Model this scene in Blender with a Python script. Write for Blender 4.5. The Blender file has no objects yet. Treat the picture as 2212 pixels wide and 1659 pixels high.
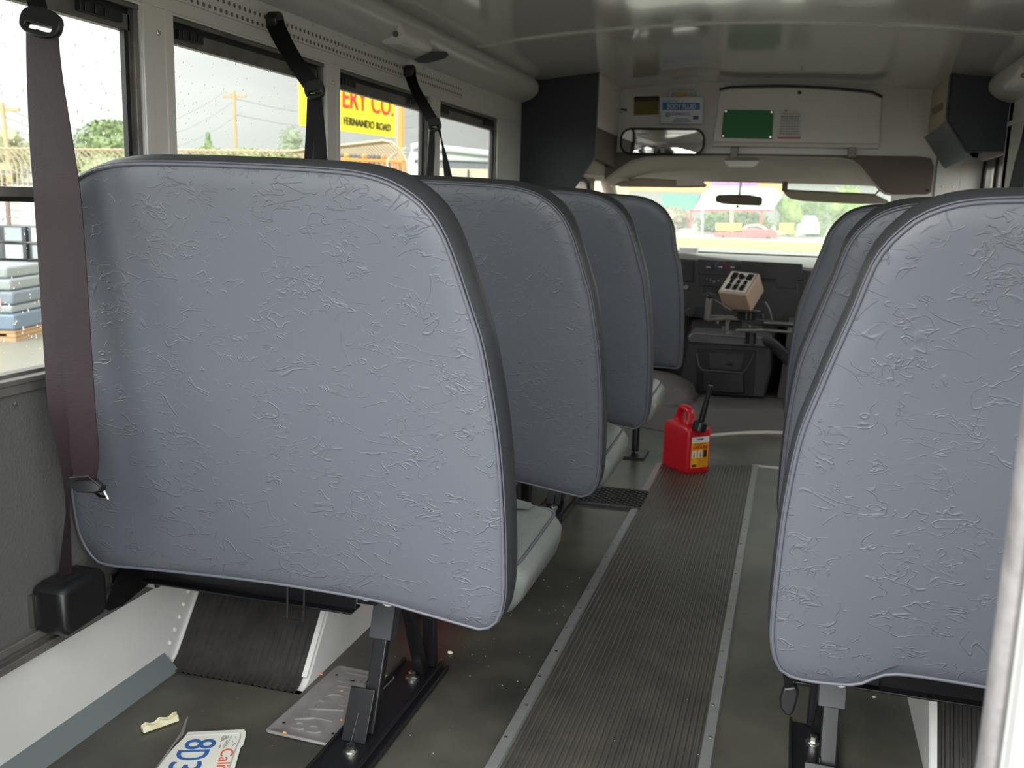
import bpy, bmesh, math, random
from mathutils import Vector, Matrix, noise
random.seed(7)
sc = bpy.context.scene
COL = sc.collection
W, H, F, CZ = 2212, 1659, 2092.0, 1.056

# ---------------------------------------------------------------- camera
def _axes():
    V = Vector((1723 - W/2, 462 - H/2, F)).normalized()
    L = Vector((-6349 - W/2, 223 - H/2, F)).normalized()
    L = (L - V*L.dot(V)).normalized()
    X = -L
    Z = X.cross(V)
    if Z.y > 0: Z = -Z
    return X, V, Z
AX, AY, AZ = _axes()
CAMP = Vector((0, 0, CZ))
def ray(px, py):
    d = Vector((px - W/2, py - H/2, F))
    return Vector((AX.dot(d), AY.dot(d), AZ.dot(d)))
def atx(px, py, x):
    d = ray(px, py); return d*(x/d.x) + CAMP
def aty(px, py, y):
    d = ray(px, py); return d*(y/d.y) + CAMP
def atz(px, py, z=0.0):
    d = ray(px, py); return d*((z - CZ)/d.z) + CAMP
def atd(px, py, D):                       # distance D along the viewing axis
    return ray(px, py)*(D/F) + CAMP
CR = Vector((AX.x, AY.x, AZ.x)); CD = Vector((AX.y, AY.y, AZ.y)); CF = Vector((AX.z, AY.z, AZ.z))

cam = bpy.data.cameras.new('camera'); co = bpy.data.objects.new('camera', cam); COL.objects.link(co)
M = Matrix.Identity(4)
for i in range(3):
    M[i][0] = CR[i]; M[i][1] = -CD[i]; M[i][2] = -CF[i]; M[i][3] = CAMP[i]
co.matrix_world = M
cam.sensor_width = 36; cam.lens = 36*F/W; cam.clip_start = .05; cam.clip_end = 500
cam.dof.use_dof = True; cam.dof.focus_distance = 1.75; cam.dof.aperture_fstop = 8.0
sc.camera = co

# ---------------------------------------------------------------- materials
def lin(c):
    f = lambda u: u/12.92 if u <= .04045 else ((u + .055)/1.055)**2.4
    return tuple(f(v/255.) for v in c) + (1.0,)
MATS = {}
def mat(name, col, rough=.5, metal=0.0, bump=None, var=None, spec=.5, coat=0.0):
    """bump=(scale,strength,detail)   var=(scale, colour2, contrast)"""
    if name in MATS: return MATS[name]
    m = bpy.data.materials.new(name); m.use_nodes = True
    nt = m.node_tree; b = nt.nodes['Principled BSDF']
    b.inputs['Base Color'].default_value = lin(col)
    b.inputs['Roughness'].default_value = rough
    b.inputs['Metallic'].default_value = metal
    b.inputs['Specular IOR Level'].default_value = spec
    b.inputs['Coat Weight'].default_value = coat
    tc = nt.nodes.new('ShaderNodeTexCoord')
    if var:
        n = nt.nodes.new('ShaderNodeTexNoise'); n.inputs['Scale'].default_value = var[0]
        n.inputs['Detail'].default_value = 6; n.inputs['Roughness'].default_value = .62
        nt.links.new(tc.outputs['Object'], n.inputs['Vector'])
        r = nt.nodes.new('ShaderNodeValToRGB')
        r.color_ramp.elements[0].position = .5 - var[2]; r.color_ramp.elements[1].position = .5 + var[2]
        r.color_ramp.elements[0].color = lin(col); r.color_ramp.elements[1].color = lin(var[1])
        nt.links.new(n.outputs['Fac'], r.inputs['Fac'])
        nt.links.new(r.outputs['Color'], b.inputs['Base Color'])
    if bump:
        n = nt.nodes.new('ShaderNodeTexNoise'); n.inputs['Scale'].default_value = bump[0]
        n.inputs['Detail'].default_value = bump[2] if len(bump) > 2 else 3
        nt.links.new(tc.outputs['Object'], n.inputs['Vector'])
        bp = nt.nodes.new('ShaderNodeBump'); bp.inputs['Strength'].default_value = bump[1]
        bp.inputs['Distance'].default_value = .002
        nt.links.new(n.outputs['Fac'], bp.inputs['Height']); nt.links.new(bp.outputs['Normal'], b.inputs['Normal'])
    MATS[name] = m
    return m

def vinyl(name, col, rough=.42, crease=1.0, sc_=1.0):
    if name in MATS: return MATS[name]
    m = bpy.data.materials.new(name); m.use_nodes = True
    nt = m.node_tree; N = nt.nodes; L = nt.links; b = N['Principled BSDF']
    b.inputs['Base Color'].default_value = lin(col); b.inputs['Roughness'].default_value = rough
    tc = N.new('ShaderNodeTexCoord')
    def creases(scale, width, mscale, mlo, off, aniso, rot):
        mp = N.new('ShaderNodeMapping'); mp.inputs['Location'].default_value = off; mp.inputs['Scale'].default_value = aniso
        mp.inputs['Rotation'].default_value = (0, rot, 0)
        L.new(tc.outputs['Object'], mp.inputs['Vector'])
        wn = N.new('ShaderNodeTexNoise'); wn.inputs['Scale'].default_value = scale*sc_; wn.inputs['Detail'].default_value = 2.2
        wn.inputs['Roughness'].default_value = .55; wn.inputs['Distortion'].default_value = 1.1
        L.new(mp.outputs['Vector'], wn.inputs['Vector'])
        sb = N.new('ShaderNodeMath'); sb.operation = 'SUBTRACT'; sb.inputs[1].default_value = .5; L.new(wn.outputs['Fac'], sb.inputs[0])
        ab = N.new('ShaderNodeMath'); ab.operation = 'ABSOLUTE'; L.new(sb.outputs[0], ab.inputs[0])
        mr = N.new('ShaderNodeMapRange'); mr.interpolation_type = 'SMOOTHSTEP'
        mr.inputs['From Min'].default_value = 0; mr.inputs['From Max'].default_value = width
        mr.inputs['To Min'].default_value = 1; mr.inputs['To Max'].default_value = 0
        L.new(ab.outputs[0], mr.inputs['Value'])
        mn = N.new('ShaderNodeTexNoise'); mn.inputs['Scale'].default_value = mscale*sc_; mn.inputs['Detail'].default_value = 2
        L.new(mp.outputs['Vector'], mn.inputs['Vector'])
        mm = N.new('ShaderNodeMapRange'); mm.inputs['From Min'].default_value = mlo; mm.inputs['From Max'].default_value = mlo + .07
        L.new(mn.outputs['Fac'], mm.inputs['Value'])
        mu = N.new('ShaderNodeMath'); mu.operation = 'MULTIPLY'
        L.new(mr.outputs['Result'], mu.inputs[0]); L.new(mm.outputs['Result'], mu.inputs[1])
        return mu
    a = creases(8, .012, 15, .475, (0, 0, 0), (1, 1, 1.7), .25)
    c = creases(15, .018, 18, .51, (3.1, 1.7, 5.2), (1, 1, 1.9), -.5)
    c3 = creases(26, .03, 15, .55, (7.7, 4.7, 1.2), (1, 1, 1.6), .9)
    s0 = N.new('ShaderNodeMath'); s0.operation = 'MAXIMUM'
    L.new(a.outputs[0], s0.inputs[0]); L.new(c.outputs[0], s0.inputs[1])
    s = N.new('ShaderNodeMath'); s.operation = 'MAXIMUM'
    L.new(s0.outputs[0], s.inputs[0]); L.new(c3.outputs[0], s.inputs[1])
    g = N.new('ShaderNodeTexNoise'); g.inputs['Scale'].default_value = 420; g.inputs['Detail'].default_value = 2
    L.new(tc.outputs['Object'], g.inputs['Vector'])
    ma = N.new('ShaderNodeMath'); ma.operation = 'MULTIPLY_ADD'; ma.inputs[1].default_value = .14
    L.new(g.outputs['Fac'], ma.inputs[0]); 
    ms = N.new('ShaderNodeMath'); ms.operation = 'MULTIPLY'; ms.inputs[1].default_value = crease
    L.new(s.outputs[0], ms.inputs[0]); L.new(ms.outputs[0], ma.inputs[2])
    bp = N.new('ShaderNodeBump'); bp.inputs['Strength'].default_value = .6; bp.inputs['Distance'].default_value = .0016
    L.new(ma.outputs[0], bp.inputs['Height'])
    # broad slack of the cover
    n2 = N.new('ShaderNodeTexNoise'); n2.inputs['Scale'].default_value = 3.5; n2.inputs['Detail'].default_value = 1
    L.new(tc.outputs['Object'], n2.inputs['Vector'])
    b2 = N.new('ShaderNodeBump'); b2.inputs['Strength'].default_value = .25; b2.inputs['Distance'].default_value = .012
    L.new(n2.outputs['Fac'], b2.inputs['Height']); L.new(b2.outputs['Normal'], bp.inputs['Normal'])
    L.new(bp.outputs['Normal'], b.inputs['Normal'])
    MATS[name] = m
    return m

def glassmat(name, tint=(252, 254, 252), refl=.06, haze=0.0, hazecol=(255, 255, 250)):
    if name in MATS: return MATS[name]
    m = bpy.data.materials.new(name); m.use_nodes = True
    nt = m.node_tree; N = nt.nodes; L = nt.links; N.remove(N['Principled BSDF'])
    out = N['Material Output']
    t = N.new('ShaderNodeBsdfTransparent'); t.inputs['Color'].default_value = lin(tint)
    g = N.new('ShaderNodeBsdfGlossy'); g.inputs['Roughness'].default_value = .01
    lf = N.new('ShaderNodeLayerWeight'); lf.inputs['Blend'].default_value = .5
    pw = N.new('ShaderNodeMath'); pw.operation = 'POWER'; pw.inputs[1].default_value = 5; L.new(lf.outputs['Facing'], pw.inputs[0])
    lw = N.new('ShaderNodeMath'); lw.operation = 'MULTIPLY_ADD'; lw.inputs[1].default_value = .90; lw.inputs[2].default_value = .04; L.new(pw.outputs[0], lw.inputs[0])
    mx = N.new('ShaderNodeMixShader'); L.new(lw.outputs[0], mx.inputs['Fac']); L.new(t.outputs[0], mx.inputs[1]); L.new(g.outputs[0], mx.inputs[2])
    last = mx
    if haze > 0:
        tr = N.new('ShaderNodeBsdfTranslucent'); tr.inputs['Color'].default_value = lin(hazecol)
        m2 = N.new('ShaderNodeMixShader'); m2.inputs['Fac'].default_value = haze
        L.new(mx.outputs[0], m2.inputs[1]); L.new(tr.outputs[0], m2.inputs[2]); last = m2
    L.new(last.outputs[0], out.inputs['Surface'])
    MATS[name] = m
    return m

def dropmat():
    m = bpy.data.materials.new('water_drop'); m.use_nodes = True
    b = m.node_tree.nodes['Principled BSDF']
    b.inputs['Transmission Weight'].default_value = 1; b.inputs['Roughness'].default_value = .02; b.inputs['IOR'].default_value = 1.33
    b.inputs['Base Color'].default_value = (1, 1, 1, 1)
    MATS['drop'] = m; return m

VIN = vinyl('vinyl_blue_grey', (94, 97, 106), .44)
VIN_SIDE = vinyl('vinyl_boxing', (56, 58, 62), .42, .35)
VIN_CUSH = vinyl('vinyl_cushion', (126, 131, 127), .27, .45, 1.4)  # same seat vinyl, paler and greener: window reflection put into the colour
PIPE = mat('piping_vinyl', (96, 97, 106), .4)
WHITE = mat('white_paint', (226, 225, 222), .32, bump=(60, .08), var=(7, (212, 211, 208), .35))
WHITE2 = mat('white_panel', (220, 216, 212), .35, bump=(25, .08))
CEIL = mat('ceiling_gloss', (202, 200, 197), .11, bump=(1.1, .35, 1), spec=.7, coat=.25)
COVE = mat('cove_enamel', (208, 206, 203), .3, bump=(3, .05))
HEAD = mat('window_header_paint', (218, 212, 207), .38)
ALU = mat('brushed_aluminium', (160, 162, 160), .36, .45, bump=(90, .15), var=(30, (142, 142, 140), .3))
ALU_D = mat('dull_aluminium', (140, 135, 130), .45, .4, bump=(60, .2), var=(16, (92, 88, 86), .3))
STEEL = mat('zinc_steel', (190, 190, 182), .28, 1.0)
CHROME = mat('chrome', (205, 205, 205), .12, 1.0)
BLACKM = mat('black_painted_steel', (26, 26, 29), .33, bump=(40, .1))
GREYM = mat('grey_painted_steel', (62, 63, 68), .42)
BLACKP = mat('black_plastic', (24, 24, 26), .38, bump=(300, .06))
RUBBER = mat('ribbed_rubber', (62, 61, 60), .36, bump=(220, .2), var=(9, (92, 87, 78), .25))
RUBBER_W = mat('wheelhouse_rubber', (37, 36, 38), .5, bump=(220, .25), var=(24, (58, 54, 50), .22))
FLOORM = mat('floor_rubber', (43, 43, 44), .32, bump=(45, .15, 8), var=(3.2, (100, 97, 85), .22))
PANEL = mat('dark_textured_panel', (94, 93, 92), .5, bump=(170, .7, 2))
WEB = mat('belt_webbing', (43, 32, 37), .62, bump=(400, .3), spec=.3)
WEB_B = mat('belt_webbing_black', (11, 11, 13), .75, bump=(400, .3), spec=.2)
GASK = mat('black_gasket', (22, 22, 22), .6)
SEAL = mat('weathered_rubber_seal', (92, 90, 90), .55, bump=(70, .6), var=(26, (142, 138, 138), .25))
CARPET = mat('cab_floor_vinyl', (74, 69, 70), .62, bump=(60, .5), var=(6, (92, 84, 82), .3))
BROWN = mat('brown_carpet_panel', (104, 92, 86), .75, bump=(240, .5))
DARKP = mat('charcoal_bulkhead', (40, 42, 48), .6, bump=(260, .4))
BEIGE = mat('headliner', (178, 170, 160), .75, bump=(150, .2))
VISOR = mat('visor_cloth', (160, 150, 135), .7, bump=(160, .2))
DASH = mat('dash_plastic', (41, 40, 42), .5, bump=(200, .25))
DASH_D = mat('dash_dark', (22, 22, 24), .45)
DASH_T = mat('dash_top', (128, 126, 122), .55)  # paler than the dash face: daylight on the top put into the colour
RED = mat('red_polyethylene', (190, 24, 36), .36, bump=(120, .12))
REDG = mat('red_gloss', (200, 26, 26), .35)
TAN = mat('tan_metal', (178, 152, 132), .42)
CREAM = mat('cream_panel', (188, 176, 146), .5)
GREEN = mat('green_board', (28, 112, 58), .5)
PAPERM = mat('white_paper', (214, 212, 208), .7)
BLUE = mat('blue_ink', (48, 92, 148), .5)
GREY_INK = mat('grey_ink', (110, 112, 120), .6)
BLK_INK = mat('black_ink', (24, 24, 24), .6)
RED_INK = mat('red_ink', (196, 52, 48), .6)
ORANGE_LBL = mat('orange_label', (232, 158, 24), .5)
OLIVE = mat('olive_sticker', (122, 106, 44), .55)
MIRR = mat('mirror_glass', (225, 222, 220), .03, 1.0)
MIRR_B = mat('mirror_back_plastic', (92, 80, 62), .5)
PLATE_B = mat('bare_plate_metal', (158, 154, 153), .34, .3, bump=(14, .25, 6), var=(22, (128, 124, 122), .3))
PLATE_W = mat('plate_white', (232, 230, 218), .35, bump=(20, .2))
DROP = dropmat()
GLASS = glassmat('window_glass')
WSGLASS = glassmat('wet_windshield', (250, 255, 250), haze=.055)

# ---------------------------------------------------------------- mesh builder
class MB:
    def __init__(s): s.v = []; s.f = []
    def add(s, vs, fs):
        o = len(s.v); s.v += [Vector(v) for v in vs]; s.f += [tuple(i + o for i in f) for f in fs]; return s
    def pbox(s, c, a, b, d):
        c, a, b, d = Vector(c), Vector(a), Vector(b), Vector(d)
        if a.cross(b).dot(d) < 0: a, b = b, a
        P = [c, c+a, c+a+b, c+b, c+d, c+a+d, c+a+b+d, c+b+d]
        return s.add(P, [(3,2,1,0),(4,5,6,7),(0,1,5,4),(1,2,6,5),(2,3,7,6),(3,0,4,7)])
    def box(s, x0, x1, y0, y1, z0, z1):
        return s.pbox((x0,y0,z0), (x1-x0,0,0), (0,y1-y0,0), (0,0,z1-z0))
    def prism(s, poly, vec):
        vec = Vector(vec); P = [Vector(p) for p in poly]; n = len(P)
        nn = Vector((0,0,0))
        for i in range(n): nn += P[i].cross(P[(i+1) % n])
        if nn.dot(vec) > 0: P = P[::-1]
        vs = P + [p + vec for p in P]
        fs = [tuple(range(n)), tuple(range(2*n-1, n-1, -1))]
        for i in range(n):
            j = (i+1) % n; fs.append((j, i, i+n, j+n))
        return s.add(vs, fs)
    def cyl(s, p0, p1, r0, r1=None, n=14, caps=True):
        p0, p1 = Vector(p0), Vector(p1); r1 = r0 if r1 is None else r1
        d = (p1-p0).normalized(); u = d.orthogonal().normalized(); w = d.cross(u)
        vs = []
        for p, r in ((p0, r0), (p1, r1)):
            for i in range(n):
                a = 2*math.pi*i/n; vs.append(p + u*math.cos(a)*r + w*math.sin(a)*r)
        fs = [(i, (i+1) % n, (i+1) % n + n, i+n) for i in range(n)]
        if caps: fs += [tuple(range(n-1, -1, -1)), tuple(range(n, 2*n))]
        return s.add(vs, fs)
    def tube(s, pts, r, n=8, closed=False, flat=None):
        P = [Vector(p) for p in pts]; m = len(P); vs = []; fs = []
        ref = None
        for i in range(m):
            if closed: t = P[(i+1) % m] - P[i-1]
            else: t = P[min(i+1, m-1)] - P[max(i-1, 0)]
            t.normalize()
            if ref is None: ref = t.orthogonal().normalized()
            ref = (ref - t*ref.dot(t)).normalized(); w = t.cross(ref)
            rr = r[i] if isinstance(r, (list, tuple)) else r
            for k in range(n):
                a = 2*math.pi*k/n; vs.append(P[i] + ref*math.cos(a)*rr + w*math.sin(a)*rr)
        for i in range(m if closed else m-1):
            j = (i+1) % m
            for k in range(n):
                l = (k+1) % n; fs.append((i*n+k, i*n+l, j*n+l, j*n+k))
        if not closed: fs += [tuple(range(n-1, -1, -1)), tuple(range((m-1)*n, m*n))]
        return s.add(vs, fs)
    def rings(s, rings, cap0=True, cap1=True):
        n = len(rings[0]); vs = [p for r in rings for p in r]; fs = []
        for i in range(len(rings)-1):
            for k in range(n):
                l = (k+1) % n; fs.append((i*n+k, i*n+l, (i+1)*n+l, (i+1)*n+k))
        if cap0: fs.append(tuple(range(n-1, -1, -1)))
        if cap1: fs.append(tuple(range((len(rings)-1)*n, len(rings)*n)))
        return s.add(vs, fs)
    def ball(s, c, sx, sy=None, sz=None, sub=1, jit=0.0, rot=None):
        sy = sx if sy is None else sy; sz = sx if sz is None else sz
        bm = bmesh.new(); bmesh.ops.create_icosphere(bm, subdivisions=sub, radius=1)
        vs = []
        for v in bm.verts:
            q = v.co*(1 + (noise.noise(v.co*2.3 + Vector(c)*3)*jit if jit else 0))
            q = Vector((q.x*sx, q.y*sy, q.z*sz))
            if rot: q = rot @ q
            vs.append(q + Vector(c))
        fs = [tuple(v.index for v in f.verts) for f in bm.faces]; bm.free()
        return s.add(vs, fs)
    def ribbon(s, L_, R_, th=.0014):
        """strip between two edge polylines, with thickness"""
        n = len(L_); A = [Vector(p) for p in L_]; B = [Vector(p) for p in R_]
        vs = []
        for i in range(n):
            t = (A[min(i+1,n-1)]+B[min(i+1,n-1)]) - (A[max(i-1,0)]+B[max(i-1,0)])
            nn = (B[i]-A[i]).cross(t)
            nn = nn.normalized()*th*.5 if nn.length > 1e-9 else Vector((0,th*.5,0))
            vs += [A[i]+nn, B[i]+nn, B[i]-nn, A[i]-nn]
        return s.rings([vs[i*4:i*4+4] for i in range(n)])

def loc_of(o):
    p = Vector((0,0,0))
    while o: p += o.location; o = o.parent
    return p
def obj(name, mb, m, parent=None, bev=0.0, segs=2, smooth=35, kind=None, loc=None):
    me = bpy.data.meshes.new(name)
    o = bpy.data.objects.new(name, me); COL.objects.link(o)
    if parent is not None: base = loc_of(parent)
    else:
        if loc is None:
            xs = [v.x for v in mb.v]; ys = [v.y for v in mb.v]; zs = [v.z for v in mb.v]
            base = Vector(((min(xs)+max(xs))/2, (min(ys)+max(ys))/2, min(zs)))
        else: base = Vector(loc)
        o.location = base
    me.from_pydata([v - base for v in mb.v], [], mb.f); me.update()
    bm = bmesh.new(); bm.from_mesh(me); bmesh.ops.recalc_face_normals(bm, faces=bm.faces[:]); bm.to_mesh(me); bm.free()
    me.materials.append(m)
    if smooth:
        me.shade_smooth(); me.set_sharp_from_angle(angle=math.radians(smooth))
    if parent is not None: o.parent = parent
    if bev:
        md = o.modifiers.new('bevel', 'BEVEL'); md.width = bev; md.segments = segs; md.limit_method = 'ANGLE'; md.angle_limit = math.radians(40)
    if kind: o['kind'] = kind
    return o
def tag(o, label, cat, group=None, kind=None):
    o['label'] = label; o['category'] = cat
    if group: o['group'] = group
    if kind: o['kind'] = kind
    return o
def thing(name, loc, label=None, cat=None, group=None, kind=None):
    o = bpy.data.objects.new(name, None); COL.objects.link(o); o.location = loc; o.empty_display_size = .05
    if label: tag(o, label, cat, group)
    if kind: o['kind'] = kind
    return o
def struct(name, mb, m, **k): return obj(name, mb, m, kind='structure', **k)
def copy_tree(o, parent=None):
    c = o.copy(); COL.objects.link(c); c.parent = parent
    for ch in list(o.children): copy_tree(ch, c)
    return c
def text(name, body, origin, xd, yd, height, m, parent=None, width=None, ext=.0004, mirror=False, bold=0.0, ink=True):
    cu = bpy.data.curves.new(name, 'FONT'); cu.body = body; cu.size = 1; cu.extrude = 0; cu.offset = bold; cu.resolution_u = 3
    cu.align_x = 'LEFT'
    to = bpy.data.objects.new(name + '_t', cu); COL.objects.link(to)
    dg = bpy.context.evaluated_depsgraph_get()
    me = bpy.data.meshes.new_from_object(to.evaluated_get(dg))
    bpy.data.objects.remove(to)
    xs = [v.co.x for v in me.vertices]; ys = [v.co.y for v in me.vertices]
    x0, x1, y0, y1 = min(xs), max(xs), min(ys), max(ys)
    sy = height/(y1-y0); sx = (width/(x1-x0)) if width else sy
    xd, yd = Vector(xd).normalized(), Vector(yd).normalized(); nd = xd.cross(yd)
    mb = MB(); vs = []; n = len(me.vertices)
    for v in me.vertices:
        u = (v.co.x-x0)*sx
        if mirror: u = (x1-x0)*sx - u
        vs.append(Vector(origin) + xd*u + yd*((v.co.y-y0)*sy))
    fs = [tuple(p.vertices) for p in me.polygons]
    # thicken
    ed = {}
    for f in fs:
        for i in range(len(f)):
            e = (f[i], f[(i+1) % len(f)]); ed[e] = 1
    allv = [v + nd*ext for v in vs] + [v - nd*ext for v in vs]
    allf = list(fs) + [tuple(i+n for i in reversed(f)) for f in fs]
    for (a, b) in ed:
        if (b, a) not in ed: allf.append((b, a, a+n, b+n))
    mb.add(allv, allf)
    bpy.data.meshes.remove(me)
    return obj(name, mb, m, parent, smooth=0)
def smoothloop(pts, n=120):
    P = [Vector(p) for p in pts]; m = len(P); out = []
    for i in range(m):
        a, b, c, d = P[i-1], P[i], P[(i+1) % m], P[(i+2) % m]
        for k in range(8):
            t = k/8.; t2 = t*t; t3 = t2*t
            out.append(.5*((2*b) + (c-a)*t + (2*a-5*b+4*c-d)*t2 + (3*b-a-3*c+d)*t3))
    # resample
    L = [0]
    for i in range(len(out)): L.append(L[-1] + (out[(i+1) % len(out)]-out[i]).length)
    tot = L[-1]; res = []; j = 0
    for k in range(n):
        t = tot*k/n
        while L[j+1] < t: j += 1
        f = (t-L[j])/max(L[j+1]-L[j], 1e-9); res.append(out[j].lerp(out[(j+1) % len(out)], f))
    return res
def offset(loop, d):
    n = len(loop); res = []
    area = sum(loop[i].x*loop[(i+1) % n].y - loop[(i+1) % n].x*loop[i].y for i in range(n))
    sg = 1 if area > 0 else -1
    for i in range(n):
        t = (loop[(i+1) % n]-loop[i-1]).normalized(); res.append(loop[i] + Vector((t.y, -t.x))*d*sg)
    return res
def scaled(loop, s):
    c = sum(loop, Vector((0,0)))/len(loop); return [c + (p-c)*s for p in loop]

XL, XR = -1.30, .81            # inner faces of the side walls
YR, YF, YB = .70, 5.21, 4.59   # rear wall, cab wall, side bulkheads

# ================================================================ SHELL
fl = MB().box(-1.40, .91, .66, 4.72, -.06, 0)
fl_o = struct('floor', fl, FLOORM)
struct('floor', MB().box(-1.25, .80, 4.72, 7.0, -.06, -.002), CARPET)

def side_wall(name, xi, xo, ops, y0, y1):
    mb = MB(); a, b = min(xi, xo), max(xi, xo)
    mb.box(a, b, y0, y1, -.06, .725); mb.box(a, b, y0, y1, 1.43, 1.80)
    e = [y0] + [v for o in ops for v in o] + [y1]
    for i in range(0, len(e), 2): mb.box(a, b, e[i], e[i+1], .725, 1.43)
    return struct(name, mb, WHITE)
LOPS = [(.95, 1.758), (1.862, 2.564), (2.651, 3.375), (3.479, 4.216)]
ROPS = [(.95, 1.758), (1.862, 2.564), (2.651, 3.375), (3.479, 4.18)]
wl = side_wall('wall_left', XL, XL-.036, LOPS, YR-.06, YB+.02)
wr = side_wall('wall_right', XR, XR+.036, ROPS, YR-.06, 4.55)
# window header, darker warm paint on the inside of the frames
for x, s, nm, ops, w in ((XL, 1, 'left', LOPS, wl), (XR, -1, 'right', ROPS, wr)):
    mb = MB()
    a = x; b = x + s*.004
    for i in range(len(ops)-1):
        y0, y1 = ops[i][1], ops[i+1][0]; m_ = (y0+y1)/2
        mb.box(min(a,b), max(a,b), y0+.002, m_-.022, .74, 1.435); mb.box(min(a,b), max(a,b), m_+.022, y1-.002, .74, 1.435)
        mb.box(min(a,x+s*.0015), max(a,x+s*.0015), m_-.022, m_+.022, .74, 1.435)
    mb.box(min(a,b), max(a,b), YR, 4.56, 1.435, 1.456)
    p = obj('window_posts_facing', mb, HEAD, w, bev=.0015)
    mb = MB()
    for i in range(len(ops)-1):
        m_ = (ops[i][1]+ops[i+1][0])/2
        for z in (.86, 1.12, 1.385): mb.ball((x+s*.003, m_, z), .0035, .006, .006)
    obj('screws', mb, STEEL, w)
# dark grey panel under the windows, seat rail, sill, cove
n = 1
for x, s, side in ((XL, 1, 'left'), (XR, -1, 'right')):
    f = lambda a, b: (min(x+s*a, x+s*b), max(x+s*a, x+s*b))
    y0, y1 = YR, (4.56 if s > 0 else 4.5)
    o = struct('trim_%d' % n, MB().box(*f(0, .005), y0, y1, .255, .705), PANEL, bev=.001); n += 1
    mb = MB(); mb.box(*f(0, .012), y0, y1, .705, .722); mb.box(*f(-.03, .016), y0, y1, .722, .732)
    struct('trim_%d' % n, mb, ALU_D, bev=.002); n += 1
    mb = MB(); mb.box(*f(0, .016), y0, y1, .243, .258); mb.box(*f(0, .008), y0, y1, .228, .243); mb.box(*f(0, .020), y0, y1, .214, .229)
    struct('trim_%d' % n, mb, ALU_D, bev=.0015); n += 1
    mb = MB()
    for (a, b) in ((YR, 1.755), (2.76, y1)):
        mb.prism([(x, a, 0), (x+s*.036, a, 0), (x+s*.033, a, .004), (x+s*.005, a, .032), (x, a, .037)], (0, b-a, 0))
    struct('baseboard_%s' % side, mb, mat('cove_strip_'+side, (112, 118, 120), .45))
    # screws holding the panel
    mb = MB()
    y = YR + .66
    while y < y1-.1:
        mb.ball((x+s*.006, y, .687), .003, .005, .005); y += .27
    obj('panel_screws', mb, STEEL, o)
# perforated belt-anchor rail on both headers
def perf_rail(x, s, y0, y1, idx):
    a, b = min(x, x+s*.006), max(x, x+s*.006)
    mb = MB(); mb.box(a, b, y0, y1, 1.462, 1.503)
    o = struct('trim_%d' % idx, mb, HEAD, bev=.002)
    hb = MB(); k = 0; y = y0 + .012
    while y < y1-.01:
        hb.cyl((x+s*.0055, y, 1.494), (x+s*.0066, y, 1.494), .0050, n=10)
        hb.cyl((x+s*.0055, y+.011, 1.472), (x+s*.0066, y+.011, 1.472), .0050, n=10); y += .0225
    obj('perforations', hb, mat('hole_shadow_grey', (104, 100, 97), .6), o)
perf_rail(XL, 1, YR+.1, 3.72, n); perf_rail(XR, -1, YR+.1, 3.72, n+1); n += 2
for x, s, w in ((XL, 1, wl), (XR, -1, wr)):
    mb = MB(); y = YR + .14
    while y < 4.4:
        mb.ball((x+s*.002, y, 1.521), .003, .0045, .0045); y += .165
    for y in (3.86, 4.0, 4.14): mb.ball((x+s*.002, y, 1.49), .003, .0045, .0045)
    obj('header_rivets', mb, HEAD, w)

# ceiling
def zc(x): return 1.705 - .07*(x+.245)**2
CX0, CX1 = -1.205, .705
xs = [CX0 + (CX1-CX0)*i/28 for i in range(29)]
prof = [(x, YR-.06, zc(x)) for x in xs] + [(CX1+.2, YR-.06, zc(CX1)+.0), (CX1+.2, YR-.06, 1.80), (CX0-.2, YR-.06, 1.80), (CX0-.2, YR-.06, zc(CX0))]
ce = MB().prism(prof, (0, 5.27-YR+.06, 0))
ceil_o = struct('ceiling', ce, CEIL, smooth=30)
mb = MB()
ys0 = 3.62
for k, (yy, dz) in enumerate(((ys0-.014, 0), (ys0+.014, 0))): pass
L1 = [(x, ys0-.015, zc(x)-.0018) for x in xs]; L2 = [(x, ys0+.015, zc(x)-.0018) for x in xs]
mb.ribbon(L1, L2, .006)
sm = struct('trim_%d' % n, mb, mat('seam_enamel', (214, 214, 208), .14)); n += 1
mb = MB()
for i in range(19):
    x = -1.12 + i*.1; mb.ball((x, ys0, zc(x)-.0035), .005, .005, .003)
for i in range(19):
    x = -1.12 + i*.1; mb.ball((x, 5.0, zc(x)-.001), .004, .004, .002)
obj('seam_rivets', mb, ALU_D, sm)
# coves (rolled ducts between wall and ceiling)
def cove(s, xw, idx):
    P = [(0, 1.528), (.022, 1.533), (.055, 1.546), (.078, 1.562), (.092, 1.582), (.095, 1.603), (.090, 1.622), (.078, 1.637), (.05, 1.66), (0, 1.70)]
    n_ = 6; pts = smoothcurve([(xw + s*a, z) for a, z in P], 5)
    yend = 4.50
    rings = []
    for y, sc2 in ((YR, 1), (yend, 1), (yend+.03, .99), (yend+.055, .96), (yend+.075, .90), (yend+.085, .82)):
        c = (xw, 1.61)
        rings.append([(c[0]+(p[0]-c[0])*sc2, y, c[1]+(p[1]-c[1])*sc2) for p in pts])
    return struct('trim_%d' % idx, MB().rings(rings), COVE, smooth=50)
def smoothcurve(pts, k=6):
    P = [Vector(p) for p in pts]; out = []
    for i in range(len(P)-1):
        a = P[max(i-1, 0)]; b = P[i]; c = P[i+1]; d = P[min(i+2, len(P)-1)]
        for j in range(k):
            t = j/k; out.append(.5*((2*b)+(c-a)*t+(2*a-5*b+4*c-d)*t*t+(3*b-a-3*c+d)*t**3))
    out.append(P[-1]); return out
cove(1, XL, n); cove(-1, XR, n+1); n += 2

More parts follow.
